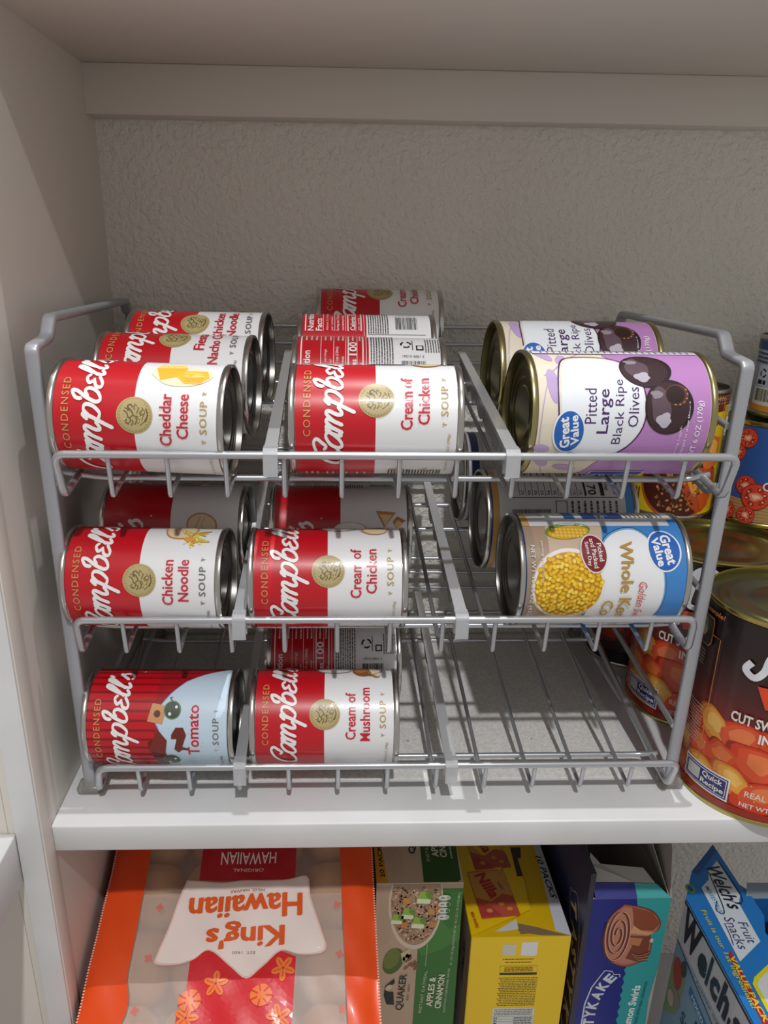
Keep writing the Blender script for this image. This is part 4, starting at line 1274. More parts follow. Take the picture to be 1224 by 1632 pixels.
for n_, a_, b_ in (('side_band', L0, L1), ('side_band', R0, R1)):
    V, Fc = bag_sheet(a_, b_, -175, 60, 8, 44, 0, None)
    # carry the outer edge down to the shelf as the bag's side
    mbs = MB().add(V, Fc, ORG)
    col_ = 0 if a_ is L0 else 8
    edge = [V[j * 9 + col_] for j in range(45)]
    ev = []
    for p in edge:
        ev += [p, Vector((p.x, p.y, p.z - 0.05)), Vector((p.x + (0.006 if col_ == 0 else -0.006), p.y, 0.001))]
    ef = []
    for j in range(44):
        for q in (0, 1):
            ef.append((j * 3 + q, j * 3 + q + 1, (j + 1) * 3 + q + 1, (j + 1) * 3 + q))
    mbs.add(ev, ef, srgb('c43c10'))
    sb_ = link(n_, mesh_from('side_band', mbs.v, mbs.f, mbs.c, 60, [M['film']]), bag)
    # crimped seam along the edge
    sm_ = MB()
    for j in range(110):
        v = -170 + j * 2.05
        u = (L0(v) + 0.2) if col_ == 0 else (R1(v) - 0.2)
        c0 = on_bag(u, v, 2)
        sm_.add([c0 + Vector((-0.0006, 0, 0.0001)), c0 + Vector((0.0007, 0.0002, 0.0001)), c0 + Vector((0.0009, 0.0011, 0.0006)), c0 + Vector((-0.0004, 0.0009, 0.0006))], [(0, 1, 2, 3)], srgb('e9a58a'))
    s_ = link('crimped_seam', mesh_from('crimped_seam', sm_.v, sm_.f, sm_.c, None, [M['film']]), sb_)
    s_['kind'] = 'stuff'
# front wall of the bag (below the frame) and the rolls inside
fw = []
for i in range(9):
    u = 4 + (217 - 4) * i / 8
    p = on_bag(u, -175, 0)
    fw += [p, Vector((p.x, p.y + 0.004, 0.001))]
link('front_wall', mesh_from('front_wall', fw, [(2 * i, 2 * i + 1, 2 * i + 3, 2 * i + 2) for i in range(8)], [ORG] * 8, 60, [M['film']]), bag)
for j in range(4):
    for i in range(4):
        bm = bmesh.new()
        bmesh.ops.create_uvsphere(bm, u_segments=20, v_segments=12, radius=1)
        for v in bm.verts:
            s_ = 1.0 + 0.04 * sin(v.co.x * 7 + i) * sin(v.co.y * 6 + j)
            v.co = Vector((copysign(abs(v.co.x) ** 0.72, v.co.x) * 0.0245 * s_, copysign(abs(v.co.y) ** 0.72, v.co.y) * 0.0275 * s_, v.co.z * 0.020))
        me = bpy.data.meshes.new('roll')
        bm.to_mesh(me)
        bm.free()
        me.shade_smooth()
        me.materials.append(M['bread'])
        p = BP + BU * (0.037 + 0.049 * i) + BV * (0.030 - 0.0555 * j) - BN * (0.0262) - BO
        o = link('bread_roll', me, bag, p)
        o.rotation_euler = (radians(19), 0, 0)
# prints on the film
a = Art()
a.poly([(76, 60), (154, 60), (155, -24.5), (78, -24.5)], 'b01420', 1)
a.poly([(80, -80), (95, -80), (123.4, -97), (146.8, -80), (159, -84.8), (158.6, -110), (157.5, -175), (76.5, -175), (75.8, -121.5), (80.5, -120.7)][::-1], 'cf1f28', 1)
sh = [(69.0, -25.4), (94, -27), (118.2, -26.2), (144, -26.4), (163.1, -22.6), (166.5, -38), (171.5, -52), (176.5, -66), (180.0, -77), (175.7, -82), (160.5, -82.6), (146.6, -79.8), (134, -90), (123.3, -98.5), (110.6, -90), (94.4, -79.3), (84, -85.2), (70, -88.6), (55.6, -87.4), (56.0, -80), (59.6, -67), (62.8, -54), (66.2, -38)]
sh = catmull(sh + [sh[0]], 4)[:-1]
cx_, cy_ = 118, -58
a.poly([(cx_ + (x - cx_) * 1.025, cy_ + (y - cy_) * 1.035) for x, y in sh][::-1], 'e6bfae', 2)
a.poly(sh[::-1], 'ecdcd4', 3)
T1 = 'dd5a1e'
for q_ in (-0.5, 0, 0.5):
    a.text('Hawaiian', 117.5 + q_, -46.5 + q_ * 0.5, 88, 18.5, T1, 5, rot=182.5, bold=0.015)
    a.text("King's", 119.5 + q_, -68 + q_ * 0.5, 59, 20.5, T1, 5, rot=182.5, bold=0.015)
a.text('HILO, HAWAII', 118, -34.0, 27, 2.6, '96603c', 5, rot=181, bold=0.01)
a.text('EST. 1950', 119.5, -81.5, 17, 2.0, '96603c', 5, rot=182)
a.text('ORIGINAL', 116.6, -16.6, 25, 3.0, 'f0e0d8', 3, rot=181)
a.text('HAWAIIAN', 116, -6.2, 45, 10.5, 'f0e0d8', 3, rot=181, bold=0.01)
a.text('SWEET', 116, 8, 36, 10.5, 'f0e0d8', 3, rot=181, bold=0.01)
def flower(u, v, r, col, layer, seed=0):
    for k in range(5):
        th = 2 * pi * k / 5 + seed
        a.ell(u + r * 0.55 * cos(th), v + r * 0.55 * sin(th), r * 0.46, r * 0.27, col, layer, rot=degrees(th), n=18)
        a.stroke([(u + r * 0.2 * cos(th), v + r * 0.2 * sin(th)), (u + r * 0.8 * cos(th), v + r * 0.8 * sin(th))], r * 0.05, 'c22a20', layer + 1, smooth=False)
for (u, v, s_) in ((101.5, -103.5, 0.3), (150, -93, 0.9), (83, -126, 0.1), (149, -126, 0.6)):
    flower(u, v, 9.0, 'e8762c', 3, s_)
for (u, v) in ((135.3, -111.5), (84, -114.5)):
    a.ell(u, v, 8.2, 7.4, 'e8762c', 3, wob=0.1)
    for k in range(7):
        th = 2 * pi * k / 7
        a.stroke([(u + 3.0 * cos(th), v + 3.0 * sin(th)), (u + 8.8 * cos(th), v + 8.2 * sin(th))], 1.0, 'cf1f28', 4, smooth=False)
for i, (u, v) in enumerate(((50.2, -46.3), (48.1, -84.0), (189.2, -45.7), (191.7, -82.3), (194.1, -121.0), (45.9, -121.2))):
    for k in range(4):
        th = 2 * pi * k / 4 + i
        a.ell(u + 1.6 * cos(th), v + 1.6 * sin(th), 1.7, 1.2, 'd4766a', 1, rot=degrees(th), n=10)
link('printing', a.build('printing', on_bag, M['film'], 5.0, True, True), bag)

# ---- generic carton helper
def carton(name, label, x0, x1, y0, y1, ztop, base='b9ac98', m='carton', group=None, top=True, thick=0.0012):
    t = thing(name, label, 'box', Matrix.Translation(((x0 + x1) / 2, (y0 + y1) / 2, FLOOR)), group)
    O_ = Vector(((x0 + x1) / 2, (y0 + y1) / 2, FLOOR))
    mb = MB()
    c = srgb(base)
    f0, f1 = FLOOR + 0.0005, ztop
    if top:
        mb.box((x0, y0, f0), (x1, y1, f1), c)
    else:
        w = thick
        mb.box((x0, y0, f0), (x1, y0 + w, f1), c)
        mb.box((x0, y1 - w, f0), (x1, y1, f1), c)
        mb.box((x0, y0 + w, f0), (x0 + w, y1 - w, f1), c)
        mb.box((x1 - w, y0 + w, f0), (x1, y1 - w, f1), c)
        mb.box((x0 + w, y0 + w, f0), (x1 - w, y1 - w, f0 + w), c)
    for i in range(len(mb.v)): mb.v[i] = mb.v[i] - O_
    me = mb.mesh('carton_body', M[m], None, True)
    link('carton_body', me, t)
    return t, O_

def decal(t, O_, name, art, P, U, V, m='carton', wrap=False):
    fn = on_plane(Vector(P) - O_, U, V)
    return link(name, art.build(name, fn, M[m], 3, wrap), t)

# ---- oatmeal carton
QX, QY, QZ = 0.2224, 0.08, -0.1279
t, O_ = carton('oatmeal_box', 'green and beige apples and cinnamon oatmeal carton beside the orange bread bag', QX, QX + 0.0715, QY, 0.27, QZ, 'c0ab92')
a = Art()
a.rect(0, -306, 71.5, -1.5, 'b39c82', 0.5)
rnd = random.Random(2)
for i in range(26):
    a.stroke([(2, -8 - i * 2.4), (13, -3 - i * 2.4)], 0.35, 'a08a72', 1, smooth=False)
a.poly([(54, -6), (71.5, -6), (71.5, -306), (33, -306), (36.5, -70), (44, -62), (54, -36)][::-1], '2f6a25', 1)
a.poly([(36.6, -72), (46.7, -63), (54, -37), (62, -50), (71.5, -44), (71.5, -62), (54, -74), (40, -80)][::-1], '3d7a2c', 1.5)
# bowl
for cu_, cv_, ru_, rv_, c_, l_ in ((33, -22, 22.5, 50, 'cdbca8', 2), (33.4, -20, 21, 47, 'a08468', 3)):
    a.poly([(cu_ + ru_ * cos(k * 2 * pi / 60), min(-1.6, cv_ + rv_ * sin(k * 2 * pi / 60))) for k in range(60) if cv_ + rv_ * sin(k * 2 * pi / 60) < 4], c_, l_)
a.rect(8, -1.4, 58, 32, 'b39c82', 4) if False else None
for i in range(620):
    th, q = rnd.uniform(0, 2 * pi), sqrt(rnd.random())
    u, v = 33.4 + 20 * q * cos(th), -20 + 44 * q * sin(th)
    if v > -4.5: continue
    a.ell(u, v, rnd.uniform(1.0, 2.1), rnd.uniform(0.6, 1.3), rnd.choice(('b08c70', 'c2a284', '8a6248', 'a0765a', 'd0b294', '75503c')), 4 + i % 3, n=7, rot=rnd.uniform(0, 180))
for (u, v, c) in ((25, -18, 'c9863c'), (36, -16, 'cf9a5c'), (24, -44, 'c07a34'), (46, -30, 'c48a4c'), (52, -26, 'bb7c3a'), (48, -44, 'b9803f')):
    a.poly([(u - 2.6, v - 3), (u + 2.4, v - 3.4), (u + 3, v + 2.6), (u - 2, v + 3.4)], c, 8)
def cube(u, v, s_):
    a.poly([(u - s_, v - s_), (u + s_ * 0.7, v - s_ * 1.1), (u + s_, v + s_ * 0.6), (u - s_ * 0.6, v + s_)], '8ab03e', 9)
    a.poly([(u - s_, v - s_), (u + s_ * 0.7, v - s_ * 1.1), (u + s_ * 0.75, v - s_ * 0.4), (u - s_ * 0.9, v - s_ * 0.2)], 'd6dfbc', 10)
    a.poly([(u + s_ * 0.1, v + s_ * 0.7), (u + s_, v + s_ * 0.6), (u + s_ * 0.9, v - s_ * 0.5), (u + s_ * 0.2, v)], '5f8a2c', 10)
cube(40, -14, 6.6); cube(27, -31, 6.0); cube(18, -37, 5.4); cube(36, -41, 6.2)
a.ell(16, -85, 8.5, 15, '4c5c22', 3, rot=-15).ell(14.5, -82, 6.5, 12, '66752e', 4, rot=-15)
a.poly([(22, -76), (30, -70), (31, -80), (24, -86)], 'b7b489', 5)
for i in range(14):
    a.ell(rnd.uniform(25, 36), rnd.uniform(-95, -78), 2.6, 1.2, '7c5236', 5 + i % 2, rot=rnd.uniform(40, 90), n=9)
a.text('QUAKER', 24.3, -121, 43, 7.6, '17140f', 6, rot=86, bold=0.015)
a.text('EST 1877', 30.3, -121, 19, 1.8, '4a3d30', 6, rot=86)
a.poly([(8.7, -124.1), (9.9, -113.5), (17.5, -104.5), (18.1, -109.7), (11.8, -117), (12.4, -120.2), (17.2, -120.3), (18.1, -135.8), (11.4, -135.0)][::-1], '14120e', 6)
a.ell(13, -115, 2.4, 4.0, 'c7b59c', 7, rot=-35)
a.text('INSTANT OATMEAL', 42.8, -121, 50, 2.6, 'c7cbb4', 6, rot=86, gap=1.1)
a.stroke([(43.8, -91), (44.4, -66)], 0.35, 'c7cbb4', 5, smooth=False)
a.text('APPLES &', 49.8, -121, 35, 5.6, 'e0dcc8', 6, rot=87, bold=0.02)
a.text('CINNAMON', 57.6, -121, 40, 5.6, 'e0dcc8', 6, rot=87, bold=0.02)
a.text('FLAVOR WITH OTHER NATURAL FLAVORS', 63.4, -120, 52, 1.8, 'c3cdb0', 6, rot=88)
a.text('20 - 1.51 OZ (43g) PACKETS NET WT 30.2 OZ (1 LB 14 OZ) 860 g', 67.2, -50, 80, 2.4, 'c3cdb0', 6, rot=88)
for i in range(4):
    a.ell(56.5, -15 - i * 6.9, 5.0, 3.1, 'cfd1c6', 11, n=20).ell(59.6, -15 - i * 6.9, 1.6, 1.9, '2f6a25' if i in (1, 2) else 'a9ab9f', 12, n=14)
    a.rect(53.4, -15.6 - i * 6.9, 56.4, -14.4 - i * 6.9, '6a705c', 12)
decal(t, O_, 'front_print', a, (QX, QY, QZ), (1, 0, 0), (0, 0, 1))
a = Art()
a.poly([(0, 0.5), (9.8, 0.5), (8.6, 16), (6.6, 41), (5, 190), (0, 190)], 'c9921c', 1)
a.poly([(9.8, 0.5), (38.7, 0.5), (39.8, 41), (42, 190), (5, 190), (6.6, 41), (8.6, 16)], 'c0ab92', 1)
a.poly([(38.7, 0.5), (66.8, 0.5), (69.6, 3), (71.2, 41), (71.2, 190), (42, 190), (39.8, 41)], '245018', 1)
for i in range(16):
    a.stroke([(10, 3 + i * 3), (23, 8 + i * 3)], 0.35, 'a98f74', 2, smooth=False)
a.text('20 PACKETS', 4.6, 32, 52, 3.8, '1c160a', 3, rot=92, bold=0.02)
a.text('QUAKER', 33.5, 58, 50, 7, '17140f', 3, rot=88, bold=0.02)
a.text('INSTANT OATMEAL', 45.6, 52, 56, 2.8, 'b9c0a2', 3, rot=89)
a.text('APPLES &', 52.2, 48, 38, 6, 'dad6c2', 3, rot=89, bold=0.02)
a.text('CINNAMON', 59.2, 50, 43, 6, 'dad6c2', 3, rot=89, bold=0.02)
a.greek(27, 60, 65.5, 1.4, 'a9b594', 2, 5, along='v')
decal(t, O_, 'top_print', a, (QX, QY, QZ), (1, 0, 0), (0, 1, 0))

# ---- wafer carton with torn lifted flap
NX, NY, NZ = 0.3039, 0.08, -0.1877
YW = 'e8c206'
t, O_ = carton('wafer_box', 'yellow mini wafers carton with a torn open top beside the oatmeal carton', NX, NX + 0.0856, NY, 0.265, NZ, YW)
a = Art()
a.rect(0, -255, 85.6, -0.2, YW, 0.5)
a.rect(0, -255, 0.8, 0, 'b59a30', 1)
a.poly([(43.9, -6.5), (57.9, -6.5), (57.6, -22), (43.9, -21.5)][::-1], 'd9dcd8', 1)
a.poly([(27.7, -8.7), (39.3, -8.7), (39.3, -21.4), (28, -20.8)][::-1], 'c9c7b4', 1)
K_ = '4c3d0c'
a.greek(29, 56, -25.5, 1.1, K_, 1, 1).greek(31, 54, -29, 1.0, K_, 1, 2)
a.stroke([(27.2, -33.1), (59.7, -33.4), (59.9, -44), (27.4, -43.4)], 0.4, '2c240a', 1, smooth=False, closed=True)
a.rect(27.4, -43.4, 59.8, -41.0, '2c240a', 2)
for i in range(3): a.greek(31, 56, -35.3 - i * 1.9, 0.9, K_, 2, i + 4)
for i in range(17): a.greek(27 + (i % 3), 61, -47.2 - i * 2.05, 0.95, K_, 1, i + 9)
a.poly([(24.5, -83), (61.7, -83.6), (63, -150), (24.0, -150)][::-1], 'd2d4cc', 2)
for i in range(4): a.greek(26, 60, -85 - i * 2.0, 0.85, '55585a', 3, i + 30)
for i in range(6):
    a.rect(25, -93.6 - i * 3.2, 62, -93.3 - i * 3.2, '33363a', 3)
    a.greek(44, 60, -95.2 - i * 3.2, 1.2, '33363a', 3, i + 50)
    a.greek(26, 29, -95.2 - i * 3.2, 1.2, '33363a', 3, i + 60)
decal(t, O_, 'front_print', a, (NX, NY, NZ), (1, 0, 0), (0, 0, 1))
# left side: white stripe with lettering and a strip of yellow
a = Art()
a.rect(0, -255, 185, -1, 'b9a678', 0.5)
a.rect(150, -255, 174, -1, 'c8c8c4', 1)
a.text('10 PACKS', 162, -52, 48, 10, '17150f', 3, rot=90, bold=0.02, shear=0.2)
decal(t, O_, 'side_print', a, (NX, 0.265, NZ), (0, -1, 0), (0, 0, 1))
# top: lower flap with white stripe
a = Art()
a.poly([(0, 0), (85.6, 0), (85.6, 184), (0, 184)], 'd4ae08', 0.5)
a.poly([(73.6, 5.7), (85.5, 0), (89.0 - 3.6, 106.2), (85.5, 184), (79.5, 184), (79.1, 106.3)], 'c3c9d2', 1)
a.text('10 PACKS', 80.8, 68, 54, 5.6, '1b1c24', 3, rot=-88, bold=0.02, shear=0.25)
a.poly([(37.8, 14.9), (42.1, 14.2), (58.1, 9.7), (75.4, 3.0), (85.2, 0.2), (59.9, 0.9), (50, 3.0), (42.8, 2.2), (40.9, 8.8)][::-1], '7f6a52', 2)
a.poly([(20.7, 5.4), (42.5, 18.5), (42.0, 7.6), (30, 5.5)][::-1], 'c7cac6', 3)
a.poly([(55.0, 106.7), (65.4, 106.6), (62.8, 92.2), (59.4, 91.5), (59.6, 66.2), (53.2, 65.6)], '3a280c', 2)  # dark brown painted in for the shade of the gap beside the flap
decal(t, O_, 'top_print', a, (NX, NY, NZ), (1, 0, 0), (0, 1, 0))
# lifted flap
fl = [(0.3, 0.7), (56.1, 26.4), (58.6, 66.2), (53.2, 65.6), (55.0, 106.7), (55, 180), (0.3, 180)]
mb = MB()
def FZ(u, v): return 0.0006 + 0.0022 * max(0, u / 56) * (1 - min(1, abs(v - 40) / 90))
P3 = [Vector((NX + u / 1000, NY + v / 1000, NZ + FZ(u, v))) - O_ for u, v in fl]
mb.prism(P3, (0, 0, 0.0007), srgb('e2bb08'))
flo = link('top_flap', mb.mesh('top_flap', M['carton'], None, True), t)
a = Art()
def packet(uc, vc, rot):
    c, s_ = cos(radians(rot)), sin(radians(rot))
    R_ = lambda u, v: (uc + u * c - v * s_, vc + u * s_ + v * c)
    def Pq(p, col, layer): a.poly([R_(*q) for q in p], col, layer)
    Pq([(-17, -28), (17, -28), (17.5, -26), (17, 26), (17.5, 28), (-17, 28), (-17.5, 26)], 'b9552c', 2)
    Pq([(-16.6, -26.6), (16.8, -26.6), (16.6, 26.6), (-16.8, 26.6)], 'cf9440', 3)
    Pq([(-16.6, -26.6), (16.8, -26.6), (16.8, -6), (8, -2), (-4, -10), (-16.6, -4)], 'b5503a', 4)
    Pq([(-16.6, -26.6), (2, -26.6), (-6, -15), (-16.6, -10)], 'a83a34', 5)
    for q in ((4, -14), (10, -20), (-8, -20), (12, 22), (14, 10)):
        p_ = R_(*q)
        a.ell(p_[0], p_[1], 2.6, 2.2, 'cf8a3c', 6, n=16)
    p_ = R_(-2.5, 9)
    a.text('Nilla', p_[0], p_[1], 31, 11, 'b01e1e', 7, rot=rot - 75, bold=0.03)
    p_ = R_(9, 7)
    a.text('mini', p_[0], p_[1], 10, 3.2, '4a5a9c', 7, rot=rot - 78, bold=0.01)
packet(27, 46.5, 4)
packet(31, 104, 4)
a.text('MINI WAFERS', 5.6, 16.5, 18, 3.0, 'b8420c', 6, rot=-83, bold=0.02)
fn = lambda u, v, l: Vector((NX + u / 1000, NY + v / 1000, NZ + FZ(u, v) + 0.0008 + 0.00012 * l)) - O_
link('flap_print', a.build('flap_print', fn, M['carton'], 6, True), flo)

# ---- dark carton with cream lettering between the two
t, O_ = carton('snack_box', 'dark navy carton with cream brush lettering wedged between yellow and teal cartons', 0.3975, 0.4020, 0.077, 0.268, -0.118, '2b2a3a')
a = Art()
a.rect(0, -326, 191, 0, '473b39', 0.5)
a.poly([(0, -1), (191, -1), (191, -52), (187, -69), (160, -99), (120, -110), (0, -110)], '232a58', 1)
for ch, u, v, w_, h_, r_t in (('T', 166.2, -62.5, 15, 15, -62), ('A', 173.5, -80, 15, 15, -72), ('S', 178.5, -98, 16, 15, -80), ('T', 181.2, -118.3, 19, 15, -86), ('Y', 181.3, -141, 20, 15, -90), ('K', 180.9, -166, 22, 15, -92), ('A', 178, -192, 22, 15, -95), ('K', 174, -220, 22, 15, -98), ('E', 169, -248, 22, 15, -100)):
    a.text(ch, u - 1.2, v - 1.0, w_, h_, '17141a', 3, rot=r_t, bold=0.05, shear=0.25)
    a.text(ch, u, v, w_, h_, 'c9b384', 4, rot=r_t, bold=0.045, shear=0.25)
a.stroke([(162.7, -81.2), (155, -66), (151.6, -52.7), (158, -50), (164.4, -45.3), (172.4, -46.5), (185.5, -72.9), (189.9, -106.1), (189.6, -146.7), (187, -182), (180, -240)], 0.8, 'b0aaa8', 3)
decal(t, O_, 'side_print', a, (0.3975, 0.268, -0.118), (0, -1, 0), (0, 0, 1))

# ---- cinnamon swirl carton, open at the top with standing flaps
TX, TY, TZ = 0.4032, 0.08, -0.1477
t, O_ = carton('pastry_box', 'open blue and teal cinnamon swirl pastry carton with raised grey flaps', TX, TX + 0.0665, TY, 0.235, TZ, 'aaa299', top=False)
def wobble_edge(x0, y0, x1, y1, n=12, amp=0.9):
    out = []
    for i in range(n):
        f = i / n
        out.append((x0 + (x1 - x0) * f + amp * (1 if i % 2 else -1), y0 + (y1 - y0) * f))
    return out
a = Art()
a.rect(0, -296, 66.4, -0.1, '141a78', 0.5)
edge = [(37, -0.1), (38.8, -8), (41.3, -22.8), (40, -50), (38.2, -77.6)] + wobble_edge(38.0, -80, 38.6, -150, 14, 1.0) + [(39, -296)]
a.poly(edge + [(66.4, -296), (66.4, -0.1)], '2f9a9a', 1)
a.poly([(66.4, -76), (66.4, -150), (64.9, -146.5), (63.5, -114.3)], 'a9a29a', 4)
rl_ = [(27.4, -5.4), (40, -8), (52.4, -13.2), (60, -23), (61.5, -30), (59.6, -36), (54.3, -40), (57, -50), (56.1, -64.9), (47.3, -72.5), (36.0, -76.2), (22.3, -69.4), (14.5, -53.7), (13.1, -34.7), (17.6, -17.4)]
rl_ = catmull(rl_ + [rl_[0]], 4)[:-1]
cxr, cyr = 30, -40
for j, (k_, c_) in enumerate(((1.0, '6b3524'), (0.965, 'a9634a'), (0.90, 'b97a62'))):
    a.poly([(cxr + (x - cxr) * k_, cyr + (y - cyr) * k_) for x, y in rl_][::-1], c_, 3 + j)
a.poly([(34, -9), (52, -14.5), (60, -27), (56, -35), (44, -34), (38, -28), (36, -16)][::-1], '8c4526', 6)
a.poly([(38, -29), (46, -35), (57, -37), (52, -40), (36, -37)][::-1], 'd39a6a', 7)
a.poly([(34, -40), (54, -41), (55, -62), (46, -70), (36, -66), (40, -52)][::-1], '7a3c24', 6)
a.poly([(36, -42), (48, -43), (46, -52), (38, -50)][::-1], 'b9774c', 7)
sp = []
for i in range(90):
    th = i / 90 * 2 * pi * 3.1
    r1 = 3.0 + 16.0 * i / 90
    sp.append((25.2 - r1 * 0.72 * cos(th) * 0.85, -39 + r1 * 1.75 * sin(th) * 0.98))
a.stroke(sp, 1.3, '5c2a1e', 8, smooth=False)
a.stroke([(x + 1.3, y + 0.6) for x, y in sp], 0.8, 'd8a088', 9, smooth=False)
for i in range(7):
    a.stroke([(40 + i, -60 - i * 1.2), (48, -62 - i * 1.2), (56, -58 - i * 1.8)], 0.7, ('5c2a1a', 'c98a5c')[i % 2], 8)
a.ell(56, -46, 1.6, 2.4, 'cfc9a8', 6)
K1 = [(6.0, -150), (6.2, -120), (10, -100), (17.5, -84), (20, -79.5), (27, -81), (28.5, -84.5), (34, -84.5), (34.5, -88), (27, -98), (21, -112), (19.5, -130), (19.5, -150)]
a.poly(K1, 'c9cde0', 3)
a.poly([(13 + (x - 13) * 0.93 + 0.9, -118 + (y + 118) * 0.975) for x, y in K1], '141a78', 4)
for ch, u, v, r_t in (('E', 25.6, -89.4, 55), ('K', 20.2, -98.5, 62), ('A', 16.4, -109.5, 70), ('K', 13.8, -121, 78), ('Y', 12.9, -132, 84), ('T', 12.8, -142, 88)):
    a.text(ch, u, v, 9.0, 10.0, 'cdd0de', 5, rot=r_t, bold=0.045)
a.text('Cinnamon Swirls', 48.8, -133, 70, 7.4, 'dfe8e6', 5, rot=87, bold=0.035)
a.text('MADE WITH REAL CINNAMON', 57.2, -120, 52, 2.6, '18424c', 5, rot=87)
decal(t, O_, 'front_print', a, (TX, TY, TZ), (1, 0, 0), (0, 0, 1))
gz = srgb('8d857c')
def flap(name, pts, d, col=gz, art=None):
    mb = MB().prism([Vector(p) - O_ for p in pts], d, col)
    return link(name, mb.mesh(name, M['carton'], None, True), t)
x0, x1 = TX, TX + 0.0665
# front flap folded back: blue and teal band, then its bare white edge
flap('front_flap', [(x0 + 0.002, TY + 0.0004, TZ), (x0 + 0.0375, TY + 0.0004, TZ), (x0 + 0.0372, TY + 0.010, TZ + 0.0075), (x0 + 0.0020, TY + 0.010, TZ + 0.0085)], (0, -0.0006, 0.0003), srgb('171d80'))
flap('front_flap', [(x0 + 0.0375, TY + 0.0004, TZ), (x1 - 0.0005, TY + 0.0004, TZ), (x1 - 0.0100, TY + 0.010, TZ + 0.0060), (x0 + 0.0372, TY + 0.010, TZ + 0.0075)], (0, -0.0006, 0.0003), srgb('3aa3a2'))
flap('front_flap', [(x0 + 0.0010, TY + 0.0100, TZ + 0.0088), (x0 + 0.0372, TY + 0.0102, TZ + 0.0076), (x1 - 0.0110, TY + 0.0102, TZ + 0.0062), (x1 - 0.0180, TY + 0.0220, TZ + 0.0120), (x0 + 0.012, TY + 0.0240, TZ + 0.0150), (x0 + 0.0040, TY + 0.0300, TZ + 0.022), (x0 + 0.001, TY + 0.02, TZ + 0.018)], (0, -0.0005, 0.0004), srgb('a8a49e'))
flap('side_flap', [(x1, TY + 0.001, TZ), (x1 + 0.004, TY + 0.020, TZ + 0.034), (x1 + 0.0045, TY + 0.06, TZ + 0.07), (x1 + 0.004, TY + 0.14, TZ + 0.075), (x1, TY + 0.154, TZ)], (-0.0007, 0, 0), srgb('b5aca6'))
flap('side_flap', [(x1 - 0.001, TY + 0.003, TZ), (x1 - 0.012, TY + 0.06, TZ + 0.05), (x1 - 0.016, TY + 0.13, TZ + 0.055), (x1 - 0.0015, TY + 0.154, TZ)], (-0.0007, 0, 0), srgb('aaa19a'))
flap('side_flap', [(x0 + 0.0002, TY + 0.001, TZ), (x0 - 0.0006, TY + 0.020, TZ + 0.025), (x0 - 0.0008, TY + 0.08, TZ + 0.058), (x0 - 0.0008, TY + 0.15, TZ + 0.058), (x0 + 0.0002, TY + 0.154, TZ)], (0.0007, 0, 0), srgb('4c4c5c'))
flap('rear_flap', [(x0 + 0.001, 0.2335, TZ), (x1 - 0.001, 0.2335, TZ), (x1 - 0.001, 0.246, TZ + 0.075), (x0 + 0.001, 0.246, TZ + 0.075)], (0, 0.0007, 0), srgb('a0978e'))

# ---- fruit snacks carton with open lid
FX, FY, FZ_ = 0.488, 0.0908, -0.160
t, O_ = carton('fruit_snack_box', 'bright blue open fruit snacks carton at the right end of the lower shelf', FX, FX + 0.105, -0.060, FY, FZ_, '1b62a8', top=False)
a = Art()
a.rect(0, -283, 150.8, 0, '9fb4c4', 0.5)
a.poly([(0, -44), (73, -56), (150.8, -70), (150.8, -283), (0, -283)][::-1], '7ba0bc', 1)
a.poly([(0, -60), (26, -66), (22, -110), (0, -130)][::-1], '7f9a72', 1.5)
a.poly([(0, -1), (150.8, -1), (150.8, -3.5), (0, -3.5)][::-1], '161a34', 2)
a.stroke([(0.5, -44), (30, -50), (73, -56), (120, -66)], 1.2, '1b2446', 3)
a.rect(0, -43.5, 150.8, -3.5, 'c3cad2', 1.6)
TN = '14152c'
for ch, u, w_, h_ in (('W', 21, 30, 33), ('e', 44, 15, 21), ('l', 55, 6, 31), ('c', 66, 14, 21), ('h', 81, 15, 31), ("'", 92, 4, 10), ('s', 101, 12, 21)):
    vb = -36
    a.text(ch, u, vb + h_ / 2, w_, h_, TN, 5, bold=0.05, shear=0.12)
a.text('FAMILY FARMER OWNED', 56, -47.5, 84, 3.0, '3a4a5c', 5, gap=1.2)
a.poly([(34, -60.5), (150, -76), (150, -88), (34, -69)][::-1], '1f6fb4', 3)
a.text('MIXED FRUIT', 62, -69, 46, 5, 'dfe8ee', 5, rot=-8, bold=0.02)
a.text('Fruit', 66, -86, 30, 12, '16204a', 5, rot=-6)
a.text('Snacks', 52, -101, 44, 13, '16204a', 5, rot=-6)
a.ell(12, -72, 8, 15, 'a8403a', 4, rot=10).ell(20, -58, 5, 8, '3c4a3c', 5).ell(16, -96, 9, 9, '8c8a80', 4).ell(9, -104, 6, 8, 'b9b0a2', 5)
decal(t, O_, 'side_print', a, (FX, FY, FZ_), (0, -1, 0), (0, 0, 1))
# lid panel
lidp = [(0.0, 0.2), (-31.0, 18.3), (-63.8, 52.4), (-14.3, 53.5), (-7.8, 57.7), (20.6, 57.5), (37.8, 49.6), (41.2, 50.4), (52, 62), (150, 62), (150.8, 0.2)]
def LP(u, v, h=0.0):
    k_ = max(0.0, -u) / 64
    return Vector((FX + v / 1000, FY - u / 1000, FZ_ + h)) - O_
mb = MB().prism([LP(u, v, 0.0005) for u, v in lidp], (0, 0, 0.0008), srgb('1a74be'))
lo = link('lid_panel', mb.mesh('lid_panel', M['carton'], None, True), t)
a = Art()
a.poly([(v2[0], v2[1]) for v2 in ((-63.8, 52.0), (-31, 18.6), (-26, 22), (-56, 52.2))], '0f5490', 1)
a.poly([(-43, 46.6), (-29.4, 32.3), (-20, 28.7), (-11.1, 18.2), (65.3, 15.4), (46.5, 41.0), (7, 42.7), (-1.6, 47.8)], 'cdd6dc', 2)
a.stroke([(-43, 47), (-34, 48), (-2, 48.6), (7, 43.6), (3, 35)], 0.9, '14152c', 3)
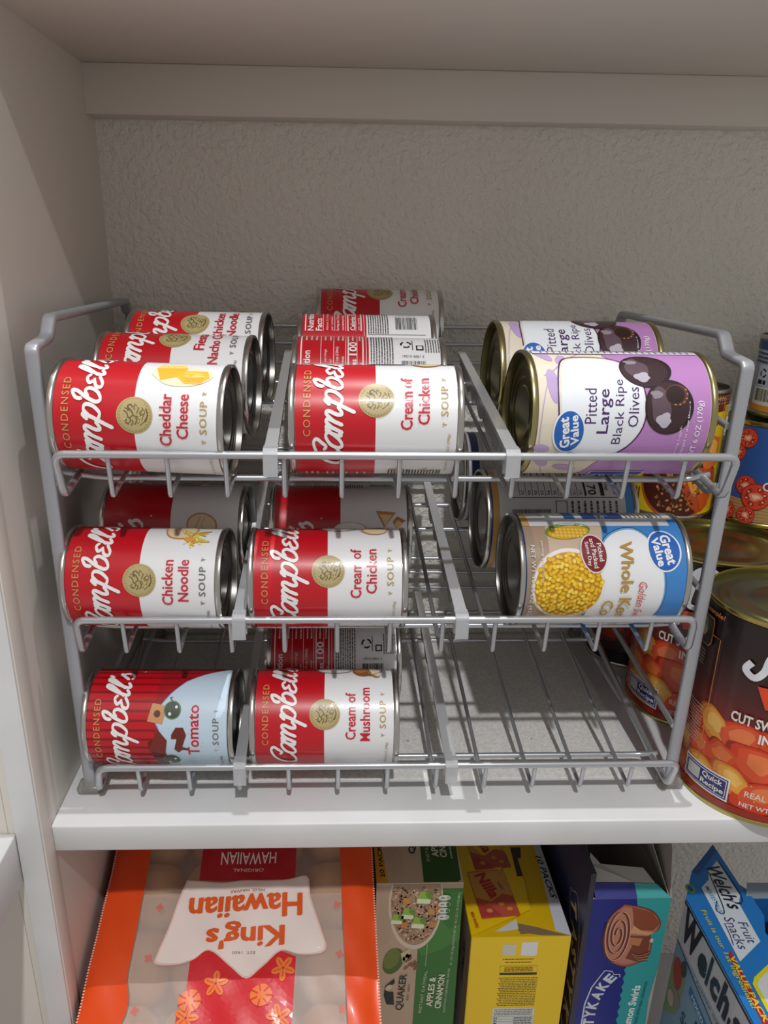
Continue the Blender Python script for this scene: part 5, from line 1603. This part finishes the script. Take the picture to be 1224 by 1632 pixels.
a.stroke([(-29, 32.6), (-8, 30), (12, 27), (18, 24), (14, 20), (4, 25)], 1.0, '14152c', 3)
a.text("Welch's", -11.5, 38.4, 50, 13.5, '14152c', 4, rot=-2, bold=0.02, shear=0.15)
a.text('MIXED FRUIT', 4.0, 23.0, 32, 3.4, '2a86c8', 4, rot=-2, bold=0.01)
a.text('Fruit', 38, 34.6, 21, 7.6, '2a2a68', 4, rot=-4)
a.text('Snacks', 38, 25.2, 32, 8.2, '2a2a68', 4, rot=-4)
a.stroke([(28, 20.4), (40, 19.4), (50, 17.4)], 0.8, '2a2a68', 4)
a.text('Fruit is our 1st Ingredient!', 60, 7.2, 92, 5.4, 'b9b83a', 4, rot=-1.5, bold=0.02)
a.poly([(54.7, 12.9), (58.8, 9.1), (117, 6.4), (150, 5), (150, 14), (114, 11.6)], 'b01e2a', 3)
a.text('VALUE PACK', 89, 10.4, 58, 4.4, 'd8c63a', 5, rot=-1.5, bold=0.03)
a.poly([(67.8, 36.6), (79.6, 19.4), (85.4, 15.2), (150, 13.5), (150, 61), (70, 61)], 'd6cf1c', 3)
a.poly([(70.8, 37.6), (81.6, 22.4), (86.4, 18.2), (150, 16.5), (150, 60), (73, 60)], 'cfd2d2', 4)
a.ell(-10, 8, 5.5, 4.0, '6aa04c', 3).ell(-10, 8, 3.4, 2.2, '0f5490', 4)
fn = lambda u, v, l: LP(u, v, 0.0014 + 0.00012 * l)
def flipped(art, fn):
    me = art.build('lid_print', fn, M['carton'], 6, False)
    return me
link('lid_print', flipped(a, fn), lo)
# raised rear flap with bare inside; black sheet paints the opening's shade
mb = MB().prism([Vector(p) - O_ for p in ((FX + 0.052, FY - 0.0008, FZ_), (FX + 0.104, FY - 0.0008, FZ_), (FX + 0.098, FY + 0.012, FZ_ + 0.004), (FX + 0.058, FY + 0.012, FZ_ + 0.005))], (0, 0, 0.0006), srgb('7e8c98'))
link('rear_flap', mb.mesh('rear_flap', M['carton'], None, True), t)
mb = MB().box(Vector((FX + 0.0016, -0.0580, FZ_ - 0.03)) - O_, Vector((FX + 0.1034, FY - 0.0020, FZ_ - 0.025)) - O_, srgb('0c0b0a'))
link('opening_shade', mb.mesh('opening_shade', M['carton'], None, True), t)
